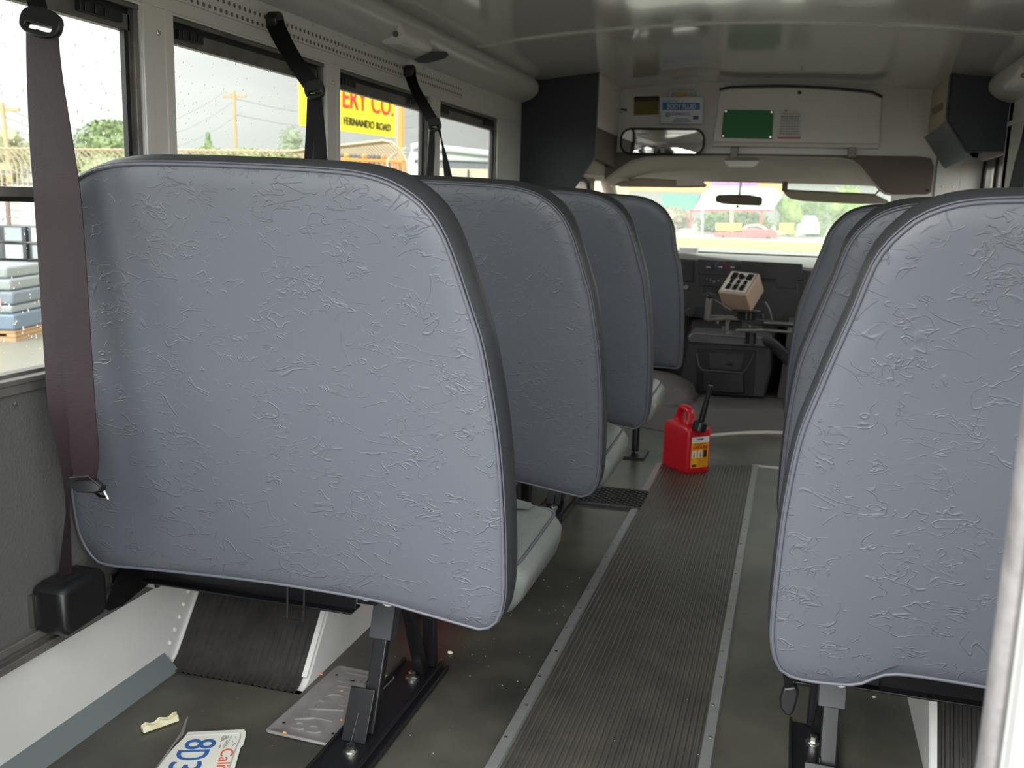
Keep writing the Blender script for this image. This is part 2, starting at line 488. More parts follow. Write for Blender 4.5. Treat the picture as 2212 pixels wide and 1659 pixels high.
# rear wall with the open emergency doorway
mb = MB()
DX0, DX1 = -.745, .154
ya, yb_ = .64, .70
for (x0, x1, z0, z1) in ((-1.40, -1.22, -.06, 1.8), (-1.22, -.80, -.06, .74), (-1.22, -.80, 1.36, 1.8), (-.80, DX0, -.06, 1.8),
                         (DX1, .30, -.06, 1.8), (.30, .70, -.06, .74), (.30, .70, 1.36, 1.8), (.70, .91, -.06, 1.8), (DX0, DX1, 1.60, 1.8), (DX0, DX1, -.06, -.005)):
    mb.box(x0, x1, ya, yb_, z0, z1)
wrear = struct('wall_rear', mb, mat('white_body_paint', (184, 184, 182), .35))
mb = MB(); mb.box(DX1+.001, DX1+.020, .620, .642, -.03, 1.6); mb.box(DX1+.026, DX1+.13, .628, .642, -.05, 1.7)
obj('door_jamb', mb, MATS['white_body_paint'], wrear, bev=.003)
mb = MB()
R_ = lambda y0, x: [(x+.0065*math.cos(a), .655+.016*math.sin(a), y0) for a in [i*math.pi/6 for i in range(12)]]
mb.rings([R_(z, DX1-.004 + .0006*math.sin(z*9)) for z in [-.02 + i*.06 for i in range(28)]])
obj('door_seal', mb, SEAL, wrear, smooth=60)
mb = MB(); mb.rings([R_(z, DX0+.004) for z in (-.02, .5, 1.6)])
obj('door_seal', mb, SEAL, wrear, smooth=60)

# side windows ----------------------------------------------------------
def drops(n_, x, y0, y1, z0, z1, s):
    mb = MB()
    for i in range(n_):
        r = random.choice((.0008, .0011, .0015, .002, .0027))
        zz = z0 + (z1-z0)*random.random()**1.3
        mb.ball((x - s*.0003, random.uniform(y0, y1), zz), r*.45, r, r*random.uniform(1, 1.7), sub=1)
    return mb
def window(idx, x, s, y0, y1, ndrop):
    xg = x - s*.024                                   # glass plane
    b = lambda a, c: (min(a, c), max(a, c))
    t = thing('window_%d' % idx, (xg, (y0+y1)/2, .725), kind='structure')
    mb = MB()                                        # aluminium frame lining the opening
    mb.box(*b(x-s*.006, x-s*.038), y0, y0+.010, .727, 1.43); mb.box(*b(x-s*.006, x-s*.038), y1-.014, y1, .727, 1.43)
    mb.box(*b(x-s*.004, x-s*.038), y0, y1, 1.420, 1.43); mb.box(*b(x-s*.01, x-s*.038), y0, y1, .725, .738)
    mb.box(*b(xg+s*.008, xg-s*.012), y0+.01, y1-.014, 1.377, 1.409)
    mb.box(*b(xg+s*.008, xg-s*.008), y0+.01, y0+.020, .75, 1.41); mb.box(*b(xg+s*.008, xg-s*.008), y1-.022, y1-.014, .75, 1.41)
    pass
    obj('window_frame', mb, ALU_D, t, bev=.0015)
    mb = MB(); mb.box(*b(xg+s*.014, xg-s*.006), y0+.012, y1-.016, 1.045, 1.063)
    obj('mid_rail', mb, ALU_D, t, bev=.002)
    mb = MB(); mb.box(*b(xg+s*.010, xg-s*.004), y0+.012, y1-.016, 1.037, 1.045); mb.box(*b(xg+s*.009, xg-s*.002), y1-.034, y1-.022, 1.063, 1.378)
    mb.box(*b(xg+s*.004, xg-s*.002), y0+.01, y1-.014, 1.409, 1.420)
    obj('gasket', mb, GASK, t)
    for (a, c) in ((y0+.03, y0+.12), (y1-.17, y1-.05)):
        mb = MB(); mb.box(*b(xg+s*.008, xg+s*.020), a, c, 1.388, 1.408)
        for q in range(3): mb.box(*b(xg+s*.020, xg+s*.023), a+.01+q*.028, a+.02+q*.028, 1.390, 1.406)
        obj('latch', mb, BLACKP, t, bev=.001)
    mb = MB(); mb.box(*b(xg+s*.001, xg-s*.002), y0+.01, y1-.014, 1.05, 1.40)
    gl = obj('glass', mb, GLASS, t, smooth=0)
    mb = MB(); mb.box(*b(xg-s*.003, xg-s*.006), y0+.01, y1-.014, .735, 1.05)
    g2 = obj('glass', mb, GLASS, t, smooth=0)
    if ndrop:
        o = obj('raindrops', drops(ndrop, xg-s*.0025, y0+.02, y1-.03, 1.07, 1.39, s), DROP, gl); o['kind'] = 'stuff'
        if idx == 1:
            o = obj('raindrops', drops(ndrop, xg-s*.0065, y0+.02, y1-.03, .74, 1.04, s), DROP, g2); o['kind'] = 'stuff'
    return t
for i, (a, c) in enumerate(LOPS): window(i+1, XL, 1, a, c, (420, 420, 160, 60)[i])
for i, (a, c) in enumerate(ROPS): window(i+5, XR, -1, a, c, (0, 0, 0, 40)[i])
for k, (x0, x1) in enumerate(((-1.22, -.80), (.30, .70))):
    t = thing('window_%d' % (9+k), ((x0+x1)/2, .67, .74), kind='structure')
    mb = MB()
    for q in ((x0, x0+.02, .74, 1.36), (x1-.02, x1, .74, 1.36), (x0, x1, .74, .76), (x0, x1, 1.34, 1.36)): mb.box(q[0], q[1], .65, .69, q[2], q[3])
    obj('window_frame', mb, GASK, t)
    obj('glass', MB().box(x0, x1, .668, .672, .74, 1.36), GLASS, t, smooth=0)

# side bulkheads and the wall behind the cab ------------------------------
T = .03
mb = MB()
mb.prism([(-1.32, YB, 0), (-1.32, YB, 1.80), (-.94, YB, 1.80), (-.94, YB, 1.29), (-1.04, YB, 1.137), (-1.16, YB, .98), (-1.16, YB, 0)], (0, T, 0))
bl = struct('wall_front', mb, DARKP)
obj('edge_strip', MB().tube([(-.936, YB-.002, 1.676), (-.936, YB-.002, 1.29), (-1.036, YB-.002, 1.137), (-1.156, YB-.002, .98), (-1.156, YB-.002, 0)], .006), GREYM, bl)
mb = MB(); mb.box(-.952, -.940, YB+T, YF, 1.42 if 0 else 1.43, 1.80)
struct('wall_front', mb, WHITE2)
mb = MB(); mb.prism([(-.945, YB+T, 1.43), (-.945, YF, 1.43), (-.945, YF, 1.27), (-.945, YB+T, 1.29)], (-.012, 0, 0))
struct('wall_front', mb, BROWN)
# right bulkhead with its cream side
mb = MB()
mb.prism([(.576, YB, 1.80), (.83, YB, 1.80), (.83, YB, 1.349), (.679, YB, 1.341), (.66, YB, 1.345), (.582, YB, 1.461), (.576, YB, 1.475)], (0, T, 0))
br = struct('wall_front', mb, mat('slate_bulkhead', (52, 55, 63), .55, bump=(260, .3)))
obj('edge_strip', MB().tube([(.574, YB-.003, 1.65), (.574, YB-.003, 1.475), (.581, YB-.003, 1.458), (.668, YB-.003, 1.337), (.82, YB-.003, 1.343)], .006), GREYM, br)
mb = MB(); mb.prism([(.576, YB+T, 1.8), (.576, YF, 1.8), (.576, YF, 1.44), (.576, YB+T, 1.47)], (.012, 0, 0))
struct('wall_front', mb, CREAM)
# main cab wall: upper white part
mb = MB()
mb.box(-.95, .81, YF, YF+.03, 1.347, 1.80)
mb.box(.44, .742, YF, YF+.03, -.02, 1.347)
wf = struct('wall_front', mb, WHITE2)
mb = MB()
for (px, py) in ((2035, 403), (2058, 403), (1975, 165), (2000, 340)):
    p = aty(px, py, YF-.002); mb.ball(p, .006, .004, .006)
obj('rivets', mb, STEEL, wf)
mb = MB(); p = aty(2023, 360, YF); mb.box(p.x-.004, p.x+.004, YF-.004, YF+.001, 0, 1.347)
obj('seam_strip', mb, ALU_D, wf)
# brown carpeted arch
top = [(-.94, 1.349), (.545, 1.349), (.60, 1.34), (.618, 1.30), (.616, 1.18), (.600, 1.168)]
arch = [(.436, 1.164), (.405, 1.170), (.381, 1.188), (.345, 1.222), (.31, 1.262), (.275, 1.30), (.237, 1.325), (.18, 1.336), (-.2, 1.338), (-.705, 1.333), (-.79, 1.325), (-.86, 1.306), (-.93, 1.26), (-1.0, 1.205)]
poly = [(-1.0, 1.349)] + top + arch
mb = MB().prism([(x, YF-.018, z) for x, z in poly], (0, .016, 0))
brn = struct('wall_front', mb, BROWN)
obj('arch_edge', MB().tube([(x, YF-.012, z) for x, z in arch], .007), BEIGE, brn)
p = aty(2003, 411, YF-.02); obj('screw', MB().cyl((p.x, YF-.021, p.z), (p.x, YF-.016, p.z), .008), BLACKP, brn)
# headliner of the cab: lofts from the arch to the windscreen header
rows = []
NA = 30
A = smoothcurve([Vector(a) for a in arch[::-1]], 3)
for (y, k) in ((5.20, 0), (5.35, .12), (5.6, .32), (5.9, .6), (6.15, .85), (6.24, 1)):
    r = []
    for q in A:
        u = (q.x + 1.0)/1.436
        hx = -1.16 + u*1.86; hz = 1.236 - .05*max(0, (abs(u-.5)*2))**6
        r.append(Vector((q.x*(1-k)+hx*k, y, q.y*(1-k)+hz*k + .035*math.sin(math.pi*k)*min(1, 4*u*(1-u)))))
    rows.append(r)
mb = MB(); vs = [p for r in rows for p in r]; m_ = len(A); fs = []
for i in range(len(rows)-1):
    for j in range(m_-1): fs.append((i*m_+j, i*m_+j+1, (i+1)*m_+j+1, (i+1)*m_+j))
mb.add(vs, fs)
hd = struct('ceiling', mb, BEIGE, smooth=60)
md = hd.modifiers.new('solid', 'SOLIDIFY'); md.thickness = .012; md.offset = 1
mb = MB(); mb.box(-1.30, .86, YF+.03, 6.30, 1.42, 1.46); mb.box(-1.30, -1.0, YB+T, 6.30, 1.225, 1.42); mb.box(.46, .86, YF+.03, 6.30, 1.20, 1.42); mb.box(-1.3, .86, 6.2, 6.30, 1.25, 1.44)
struct('ceiling', mb, BEIGE)
# cab sides
mb = MB()
mb.box(-1.30, -1.20, YB+T, 7.0, -.06, .80); mb.box(-1.30, -1.20, YB+T, 5.0, .80, 1.3); mb.box(-1.30, -1.20, 5.77, 5.93, .80, 1.3)
wcl = struct('wall_left', mb, BEIGE, bev=.01)
mb = MB(); mb.box(.74, .84, 5.24, 7.0, -.06, .80); mb.box(.74, .84, 5.24, 5.40, .80, 1.3); mb.box(.74, .84, 6.2, 6.3, .8, 1.3)
struct('wall_right', mb, BEIGE, bev=.01)
t = thing('window_11', (-1.25, 5.4, .8), kind='structure')
mb = MB()
fr = [(5.0, .80), (5.0, 1.20), (5.60, 1.215), (5.70, 1.205), (5.765, 1.15), (5.77, .80)]
mb.tube([(-1.20, y, z) for y, z in fr], .012); obj('window_frame', mb, GASK, t)
obj('glass', MB().box(-1.252, -1.248, 5.0, 5.77, .80, 1.225), GLASS, t, smooth=0)
t = thing('window_12', (.79, 5.8, .8), kind='structure')
obj('glass', MB().box(.788, .792, 5.4, 6.2, .80, 1.225), GLASS, t, smooth=0)
obj('window_frame', MB().tube([(.74, 5.4, .8), (.74, 5.4, 1.21), (.74, 6.2, 1.21), (.74, 6.2, .8)], .012), GASK, t)
# A pillars and windscreen
WA, WBm = Vector((0, 6.26, 1.235)), Vector((0, 7.02, .775))
mb = MB()
for xa in (-1.19, .73):
    mb.tube([(xa, 6.2, 1.26), (xa, 6.26, 1.235), (xa, 7.02, .775)], .045, n=10)
struct('trim_%d' % n, mb, BEIGE, smooth=60); n += 1
t = thing('window_13', (-.23, 6.65, .78), kind='structure')
mb = MB(); mb.prism([(-1.19, WA.y, WA.z), (.73, WA.y, WA.z), (.73, WBm.y, WBm.z), (-1.19, WBm.y, WBm.z)], (0, .004, .006))
wsg = obj('windshield_glass', mb, WSGLASS, t, smooth=0)
mb = MB(); dirn = (WBm-WA)
nrm = Vector((0, .51, .86)).normalized()
rt = Matrix.Rotation(math.atan2(WA.z-WBm.z, WBm.y-WA.y), 3, 'X').inverted()
for i in range(4500):
    u = random.uniform(-.95, .66); k = random.random(); r = random.choice((.0016, .002, .0026, .0034))
    c = WA + dirn*k + nrm*.009; c.x = u
    bm_r = r*random.uniform(.8, 1.3)
    mb.ball(c, bm_r, bm_r, r*.4, sub=1, rot=rt)
o = obj('raindrops', mb, DROP, wsg, smooth=80); o['kind'] = 'stuff'
mb = MB(); mb.box(-1.25, .80, 6.99, 7.05, -.06, .775); mb.box(-1.2, .74, 6.42, 6.46, -.06, .72)
struct('wall_front', mb, DASH)

# entrance door on the right ---------------------------------------------
t = thing('door_1', (.86, 4.9, .0), kind='structure')
mb = MB()
for y0, y1 in ((4.60, 4.86), (4.90, 5.17)):
    mb.box(.84, .87, y0, y0+.035, -.1, 1.33); mb.box(.84, .87, y1-.035, y1, -.1, 1.33); mb.box(.84, .87, y0, y1, 1.29, 1.33); mb.box(.84, .87, y0, y1, .3, .36)
obj('door_frame', mb, ALU_D, t, bev=.004)
mb = MB(); mb.box(.835, .875, 4.862, 4.898, -.1, 1.33); mb.box(.835, .875, 5.172, 5.22, -.1, 1.33); mb.box(.835, .875, 4.575, 4.598, -.1, 1.33)
obj('rubber_edge', mb, GASK, t, bev=.008)
mb = MB(); mb.box(.853, .857, 4.63, 4.83, .36, 1.29); mb.box(.853, .857, 4.93, 5.14, .36, 1.29)
obj('glass', mb, GLASS, t, smooth=0)
mb = MB(); mb.box(.81, .91, 4.48, 4.575, -.06, 1.80); mb.box(.82, .91, 4.57, 5.25, 1.33, 1.80); mb.box(.742, .91, 5.21, 5.26, -.06, 1.80); mb.box(.82, .86, 4.57, 5.25, -.2, -.06)
struct('wall_right', mb, HEAD, bev=.003)

# aisle runner, trims, wheel housings -------------------------------------
def runner_end(x): return 4.11 - .22*((-.06 - x)/.42)**1.6 if x < -.06 else 4.11
x0, x1 = -.462, -.103; P = .0128; mb = MB(); k = 0
mb.prism([(x0, .72, 0), (x1, .72, 0), (x1, .72, .0018), (x0, .72, .0018)], (0, 3.2, 0))
nr = int((x1-x0)/P)
for i in range(nr):
    c = x0 + (i+.5)*P; ye = runner_end(c)
    pr = [(-.0044, .0015), (-.0032, .0052), (-.0012, .0064), (.0012, .0064), (.0032, .0052), (.0044, .0015)]
    a = [(c+u, .72, z) for u, z in pr]; e = [(c+u, ye, z) for u, z in pr]
    mb.rings([a, e])
rn = obj('aisle_runner', mb, RUBBER, smooth=50)
tag(rn, 'long ribbed dark rubber runner laid down the aisle between the seats', 'floor runner')
def strip(x, y0, y1, w, idx, m=ALU, riv=True):
    mb = MB(); mb.prism([(x-w/2, y0, 0), (x-w/2+.003, y0, .0065), (x+w/2-.004, y0, .0085), (x+w/2, y0, 0)], (0, y1-y0, 0))
    o = struct('trim_%d' % idx, mb, m)
    if riv:
        rb = MB(); y = y0+.05; k = 0
        while y < y1-.02:
            rb.ball((x + (-.004 if k % 2 else .002), y, .0078), .0045, .0045, .0022); y += .135; k += 1
        obj('rivets', rb, STEEL, o)
strip(-.476, .72, 3.315, .030, n); n += 1
strip(-.476, 3.55, 3.98, .030, n, mat('worn_strip', (150, 138, 132), .5), False); n += 1
strip(-.0885, .72, 4.115, .028, n); n += 1
mb = MB(); mb.box(-.10, .60, 4.10, 4.118, 0, .005)
struct('trim_%d' % n, mb, mat('cream_strip', (200, 192, 182), .5)); n += 1
pts = [atz(px, py) for px, py in ((1500, 945), (1545, 940), (1580, 937), (1620, 934.5), (1660, 934), (1692, 935), (1730, 938), (1800, 945))]
A_ = [p + Vector((0, -.018, .001)) for p in pts]; B_ = [p + Vector((0, .018, .001)) for p in pts]
struct('trim_%d' % n, MB().ribbon(A_, B_, .008), MATS['cream_strip']); n += 1
# cab end of the floor: dull vinyl beyond the curved strip
mb = MB(); mb.prism([(p.x, p.y, .0) for p in pts] + [(.6, 5.2, 0), (-.9, 5.2, 0), (-.9, 4.75, 0)], (0, 0, .003))
struct('floor', mb, CARPET)

WP = [(1.742, .0), (1.756, .001), (1.772, .008), (1.788, .020), (1.806, .042), (1.90, .163), (1.925, .190), (1.96, .21), (2.0, .218), (2.5, .218), (2.56, .205), (2.62, .16), (2.74, .0)]
def wheelhouse(x0, x1, s, dy, lab, where):
    """x0 wall side, x1 aisle side"""
    wp = [(y+dy, z) for y, z in WP]
    t = thing('wheel_housing', ((x0+x1)/2, 2.2+dy, 0), lab, 'wheel housing')
    mb = MB(); sc2 = [(y+.004, max(0, z-.004)) for y, z in wp]
    mb.prism([(x0, y, z) for y, z in sc2], (x1-x0, 0, 0))
    # small flange along the edge of the inner side
    fl_ = MB()
    A2 = [Vector((x1 - s*.004, y-.012, z+.004)) for y, z in wp]; B2 = [Vector((x1 + s*.004, y-.012, z+.004)) for y, z in wp]
    body = obj('housing', mb, WHITE, t, bev=0)
    lipm = MB(); L3 = [Vector((x1, y-.010, max(z, .004)+.004)) for y, z in wp[3:8]]; L4 = [Vector((x1-s*.012, y-.010, max(z, .004)+.004)) for y, z in wp[3:8]]
    lipm.ribbon(L3, L4, .002); obj('flange', lipm, WHITE, t)
    # ribbed rubber cover
    mb = MB(); w = abs(x1-x0) - .024; nrb = int(w/.0155); xa = min(x0, x1) + .012
    ny = len(wp)
    def nrm2(i):
        a = wp[max(i-1, 0)]; b = wp[min(i+1, ny-1)]; ty, tz = b[0]-a[0], b[1]-a[1]; l = math.hypot(ty, tz); return (-tz/l, ty/l)
    cols = []
    for i in range(nrb+1):
        u = xa + i*w/nrb
        if i < nrb:
            for du, h in ((0, .0022), (.0075, .0022), (.0088, .0058), (.0136, .0058)): cols.append((u+du, h))
        else: cols.append((u, .0022))
    vs = []
    for i in range(ny):
        a, b = nrm2(i)
        for u, h in cols: vs.append((u, wp[i][0]+a*h, wp[i][1]+b*h))
    nc = len(cols); fs = [(i*nc+j, i*nc+j+1, (i+1)*nc+j+1, (i+1)*nc+j) for i in range(ny-1) for j in range(nc-1)]
    mb.add(vs, fs); obj('rubber_cover', mb, RUBBER_W, t, smooth=30)
    return t
whl = wheelhouse(XL, -.955, 1, 0, 'left wheel housing, white metal under a ribbed black rubber cover, below the nearest left seat', 'left')
whr = wheelhouse(XR, .32, -1, .025, 'right wheel housing with a white side and ribbed black cover, beside the rear doorway edge', 'right')
mb = MB()
for k in range(7):
    y = 1.757 + k*.0187; z = .028 + k*.0238; mb.ball((XL+.002, y, z), .005, .006, .006, sub=2)
obj('rivets', mb, WHITE, wl, smooth=80)

# ================================================================ SEATS
K, Z0 = .2, .33
L_OUT = [(-1.205, 1.0), (-1.165, 1.05), (-1.12, 1.083), (-1.052, 1.100), (-.955, 1.104), (-.795, 1.102), (-.68, 1.098), (-.625, 1.093), (-.578, 1.080), (-.534, 1.052), (-.508, 1.018), (-.490, .975), (-.467, .90), (-.449, .834), (-.431, .698), (-.425, .569), (-.426, .44), (-.431, .385),
         (-.444, .350), (-.468, .334), (-.50, .337), (-.588, .350), (-.666, .360), (-.82, .364), (-.954, .362), (-1.12, .355), (-1.235, .350), (-1.266, .372), (-1.280, .42), (-1.275, .50), (-1.262, .65), (-1.240, .85)]
L_OUT = [(max(x, -1.288), z) for x, z in L_OUT]
R_OUT = [(.030, .345), (.0165, .382), (.013, .441), (.015, .563), (.019, .643), (.030, .74), (.050, .814), (.066, .869), (.085, .93), (.106, 1.0), (.135, 1.04), (.165, 1.062), (.213, 1.076), (.30, 1.081), (.45, 1.083), (.60, 1.08), (.68, 1.06), (.73, 1.01), (.755, .93), (.775, .75), (.79, .5), (.788, .42), (.77, .372),
         (.70, .360), (.5, .362), (.30, .369), (.20, .368), (.165, .352), (.145, .338), (.10, .332), (.055, .333)]
B_OUT = [(x, max(z, .40 + (.0))) if z < .40 else (x, z) for x, z in L_OUT]
def plane_pt(p, y0, v):        # p=(x,z) on the reclined plane, v = distance forward of it
    c = 1/math.sqrt(1+K*K)
    return Vector((p[0], y0 - K*(p[1]-Z0) + v*c, p[1] + v*K*c))
def seat_back_parts(t, out, y0, thick=.085):
    lp = smoothloop([Vector(p) for p in out], 150)
    ringp = [(scaled(lp, .02), -.010), (scaled(lp, .5), -.010), (scaled(lp, .8), -.0085), (scaled(lp, .92), -.006), (offset(lp, -.012), -.004), (offset(lp, -.003), .0005)]
    mb = MB(); mb.rings([[plane_pt(p, y0, v) for p in r] for r, v in ringp])
    obj('back_panel', mb, VIN, t, smooth=60)
    sd = [(offset(lp, -.003), .0008), (offset(lp, .001), .004), (offset(lp, .007), .020), (offset(lp, .009), thick*.5), (offset(lp, .004), thick*.85), (offset(lp, -.008), thick+.004), (offset(lp, -.03), thick+.010), (scaled(lp, .8), thick+.016), (scaled(lp, .4), thick+.02), (scaled(lp, .02), thick+.02)]
    mb = MB(); mb.rings([[plane_pt(p, y0, v) for p in r] for r, v in sd])
    bk = obj('backrest', mb, VIN_SIDE, t, smooth=60)
    mb = MB(); mb.tube([plane_pt(p, y0, .0) for p in lp], .0030, n=8, closed=True)
    mb.tube([plane_pt(p, y0, .006) for p in offset(lp, .0035)], .0016, n=6, closed=True)
    obj('piping', mb, PIPE, bk, smooth=80)
def superloop(x0, x1, y0, y1, r, n_=60):
    pts = []
    for cx, cy, a0 in ((x1-r, y1-r, 0), (x0+r, y1-r, 90), (x0+r, y0+r, 180), (x1-r, y0+r, 270)):
        for k in range(6):
            a = math.radians(a0 + 90*k/5); pts.append(Vector((cx+r*math.cos(a), cy+r*math.sin(a))))
    return pts
def cushion(t, x0, x1, y0, y1, z0, z1):
    mb = MB()
    base = superloop(x0, x1, y0, y1, .05)
    rr = [(-.06, z0+.004), (-.045, z0), (-.022, z0+.008), (-.006, z0+.030), (.004, z0+.060), (.005, z0+.075), (-.001, z1-.016), (-.010, z1-.004), (-.022, z1+.006), (-.06, z1+.022), (-.11, z1+.030)]
    rings = []
    for d, z in rr: rings.append([Vector((p.x, p.y, z + (.012*(p.y-y0)/(y1-y0) if z > z0+.06 else 0))) for p in offset(base, d)])
    c = Vector(((x0+x1)/2, (y0+y1)/2, z1+.032))
    rings.append([c + (p-c)*.05 for p in rings[-1]])
    mb.rings(rings)
    cu = obj('cushion', mb, VIN_CUSH, t, smooth=70)
    mb = MB(); mb.tube([Vector((p.x, p.y, z1+.0005 + .012*(p.y-y0)/(y1-y0))) for p in offset(base, -.0115)], .003, n=8, closed=True)
    obj('piping', mb, PIPE, cu, smooth=80)
def hexbolt(mb, x, y, z):
    mb.cyl((x, y, z), (x, y, z+.003), .0165, n=20); mb.cyl((x, y, z+.003), (x, y, z+.005), .0125, .0105, n=20); mb.cyl((x, y, z+.005), (x, y, z+.0165), .0090, .0088, n=6); mb.cyl((x, y, z+.0165), (x, y, z+.0175), .0085, .0065, n=12)
def seat_frame(t, xl, xp0, xp1, s, x_wall, dy):
    """xl: leg x, xp0..xp1 foot plate, s=+1 when the wall is to the left"""
    y = lambda v: v + dy
    mb = MB(); mb.box(xp0, xp1, y(1.44), y(1.958), 0, .007)
    mb.box(xp0, xp0+.006, y(1.44), y(1.958), .004, .016); mb.box(xp1-.022, xp1-.014, y(1.44), y(1.962), .004, .019); mb.box(xp1-.006, xp1, y(1.44), y(1.962), .004, .013)
    obj('foot_plate', mb, BLACKM, t, bev=.0015)
    for yy in (1.566, 1.880):
        mb = MB(); hexbolt(mb, (xp0+xp1)/2-.004 if s > 0 else (xp0+xp1)/2, y(yy), .007); obj('bolt', mb, STEEL, t)
    def bar(p, q, w=.030, d=.022):
        p, q = Vector(p), Vector(q); dr = (q-p).normalized(); u = Vector((1, 0, 0)); v = dr.cross(u).normalized()
        return MB().pbox(p - u*w/2 - v*d/2, u*w, v*d, q-p)
    obj('leg', bar((xl, y(1.640), .008), (xl, y(1.752), .300)), BLACKM, t, bev=.003)
    obj('leg', bar((xl+s*.012, y(1.955), .008), (xl+s*.012, y(1.935), .30)), BLACKM, t, bev=.003)
    obj('brace', bar((xl+s*.006, y(1.915), .012), (xl, y(1.800), .285), .026, .024), BLACKM, t, bev=.003)
    mb = MB(); c = Vector((xl-.024, y(1.692), .185)); mb.pbox(c, (.048, 0, 0), (0, .006, 0), (0, .037, .10)); mb.pbox(c, (.004, 0, 0), (0, .036, -.004), (0, .037, .10)); mb.pbox(c+Vector((.044, 0, 0)), (.004, 0, 0), (0, .036, -.004), (0, .037, .10))
    obj('leg_bracket', mb, GREYM, t, bev=.003)
    mb = MB(); mb.prism([(xl-s*.0-.016, y(1.585), .010), (xl-.016, y(1.665), .010), (xl-.016, y(1.70), .105), (xl-.016, y(1.66), .105)], (.004, 0, 0)); mb.pbox((xl-.040, y(1.598), .008), (.052, 0, 0), (0, .004, 0), (0, .046, .092))
    obj('gusset', mb, BLACKM, t, bev=.0015)
    # cross rail below the back, and the underframe
    a, b = (x_wall, xl-.028) if s > 0 else (xl+.028, x_wall)
    mb = MB(); mb.box(a, b, y(1.640), y(1.645), .266, .320); mb.box(a, b, y(1.62), y(1.665), .263, .267)
    mb.box(a, b, y(1.90), y(1.93), .28, .31); mb.box(xl-.02, xl+.02, y(1.63), y(1.95), .285, .31)
    mb.box(a+.01, a+.04, y(1.63), y(1.93), .27, .31)
    obj('under_rail', mb, BLACKM, t, bev=.001)

def seat(lab, side, y0, group, cush=True, kind='seat', out=None, nm='bus_seat'):
    dy = y0 - 1.50
    if side == 'L':
        t = thing(nm, (-.85, 1.7+dy, 0), lab, 'seat', group)
        seat_back_parts(t, out or L_OUT, y0)
        if cush: cushion(t, -1.283, -.418, y0+.052, y0+.40, .325, .425)
        seat_frame(t, -.745, -.800, -.688, 1, -1.27, dy)
        if cush:
            for px, py in ((645, 1262), (797, 1291), (843, 1303)):
                mb = MB(); p = aty(px, py, 1.60); mb.cyl((p.x, 1.585+dy, p.z+.011), (p.x, 1.61+dy, p.z+.011), .013, n=18)
                obj('white_cap', mb, mat('white_plastic', (215, 215, 208), .4), t, bev=.002)
            mb = MB(); q = [aty(px, py, 1.60)+Vector((0, dy, 0)) for px, py in ((622, 1255), (621, 1335), (626, 1340), (652, 1342), (656, 1338), (658, 1262))]
            mb.tube(q, .0028, n=8); obj('wire_loop', mb, BLACKM, t)
    else:
        t = thing(nm, (.40, 1.7+dy, 0), lab, 'seat', group)
        seat_back_parts(t, out or R_OUT, y0)
        if cush: cushion(t, .012, .785, y0+.052, y0+.40, .325, .425)
        seat_frame(t, .128, .066, .162, -1, .78, dy+.016)
        if cush:
            mb = MB()
            p = aty(1812, 1448, 1.56); mb.cyl((p.x, 1.50+dy, p.z+.012), (p.x, 1.60+dy, p.z+.012), .013, n=18)
            obj('white_cap', mb, mat('white_plastic', (215, 215, 208), .4), t, bev=.002)
    return t
G1, G2 = 'grey vinyl bench seats left of the aisle', 'grey vinyl bench seats right of the aisle'
L1s = seat('nearest left grey vinyl bench seat, its whole creased back facing the doorway', 'L', 1.50, G1)
def shift(t, dy, lab, group):
    c = copy_tree(t); c.location.y += dy; c['label'] = lab; c['group'] = group; return c
shift(L1s, .83, 'middle left grey vinyl bench seat, right behind the nearest left one', G1)
shift(L1s, 1.65, 'foremost left grey bench seat with its cushion beside the red gas can', G1)
S4_OUT = [(x + .012, z) if z > .95 else (x, z) for x, z in B_OUT]
def barrier(lab, side, y0):
    t = thing('crash_barrier', (-.85 if side == 'L' else .4, y0+.1, 0), lab, 'barrier', 'padded barriers ahead of the seats')
    seat_back_parts(t, S4_OUT if side == 'L' else R_OUT, y0, .055)
    xl = -.60 if side == 'L' else .16
    mb = MB(); mb.tube([(xl, y0, .40), (xl, y0+.02, .02)], .016, n=10); obj('leg', mb, BLACKM, t)
    mb = MB(); mb.box(xl-.05, xl+.05, y0-.06, y0+.10, 0, .010); hexbolt(mb, xl, y0-.03, .01); obj('foot_plate', mb, BLACKM, t, bev=.002)
    return t
barrier('dark padded barrier ahead of the left seats, standing before the black bulkhead', 'L', 4.08)
R1s = seat('nearest right grey vinyl bench seat, cut off by the white door frame', 'R', 1.50, G2)
shift(R1s, .70, 'second right grey bench seat, peeking out left of the nearest right one', G2)
barrier('padded barrier ahead of the right seats, its rounded edge against the windshield', 'R', 3.33)

# barrier post base near the gas can
# ================================================================ BELTS
def px_ribbon(rows, plane='y', th=.0016):
    """rows: (pxl, pyl, pxr, pyr, y) edges of the webbing and their depth"""
    A, B = [], []
    for r in rows:
        A.append(aty(r[0], r[1], r[4])); B.append(aty(r[2], r[3], r[4] + (r[5] if len(r) > 5 else 0)))
    return MB().ribbon(A, B, th)
def dense(rows, k=5):
    P = [Vector(r[:5] + ((r[5],) if len(r) > 5 else (0,))) if False else list(r[:5]) + [r[5] if len(r) > 5 else 0] for r in rows]; out = []
    for i in range(len(P)-1):
        a = P[max(i-1, 0)]; b = P[i]; c = P[i+1]; d = P[min(i+2, len(P)-1)]
        for j in range(k):
            t = j/k; out.append(tuple(.5*((2*b[q])+(c[q]-a[q])*t+(2*a[q]-5*b[q]+4*c[q]-d[q])*t*t+(3*b[q]-a[q]-3*c[q]+d[q])*t**3) for q in range(6)))
    out.append(tuple(P[-1])); return out
def d_ring(t, rows, y, m=BLACKP):
    """flat loop: outline pixels at depth y, with a slot"""
    pts = [aty(px, py, y) for px, py in rows]
    mb = MB().prism([p for p in pts], (0, .012, 0))
    return obj('slip_guide', mb, m, t, bev=.003, segs=3)
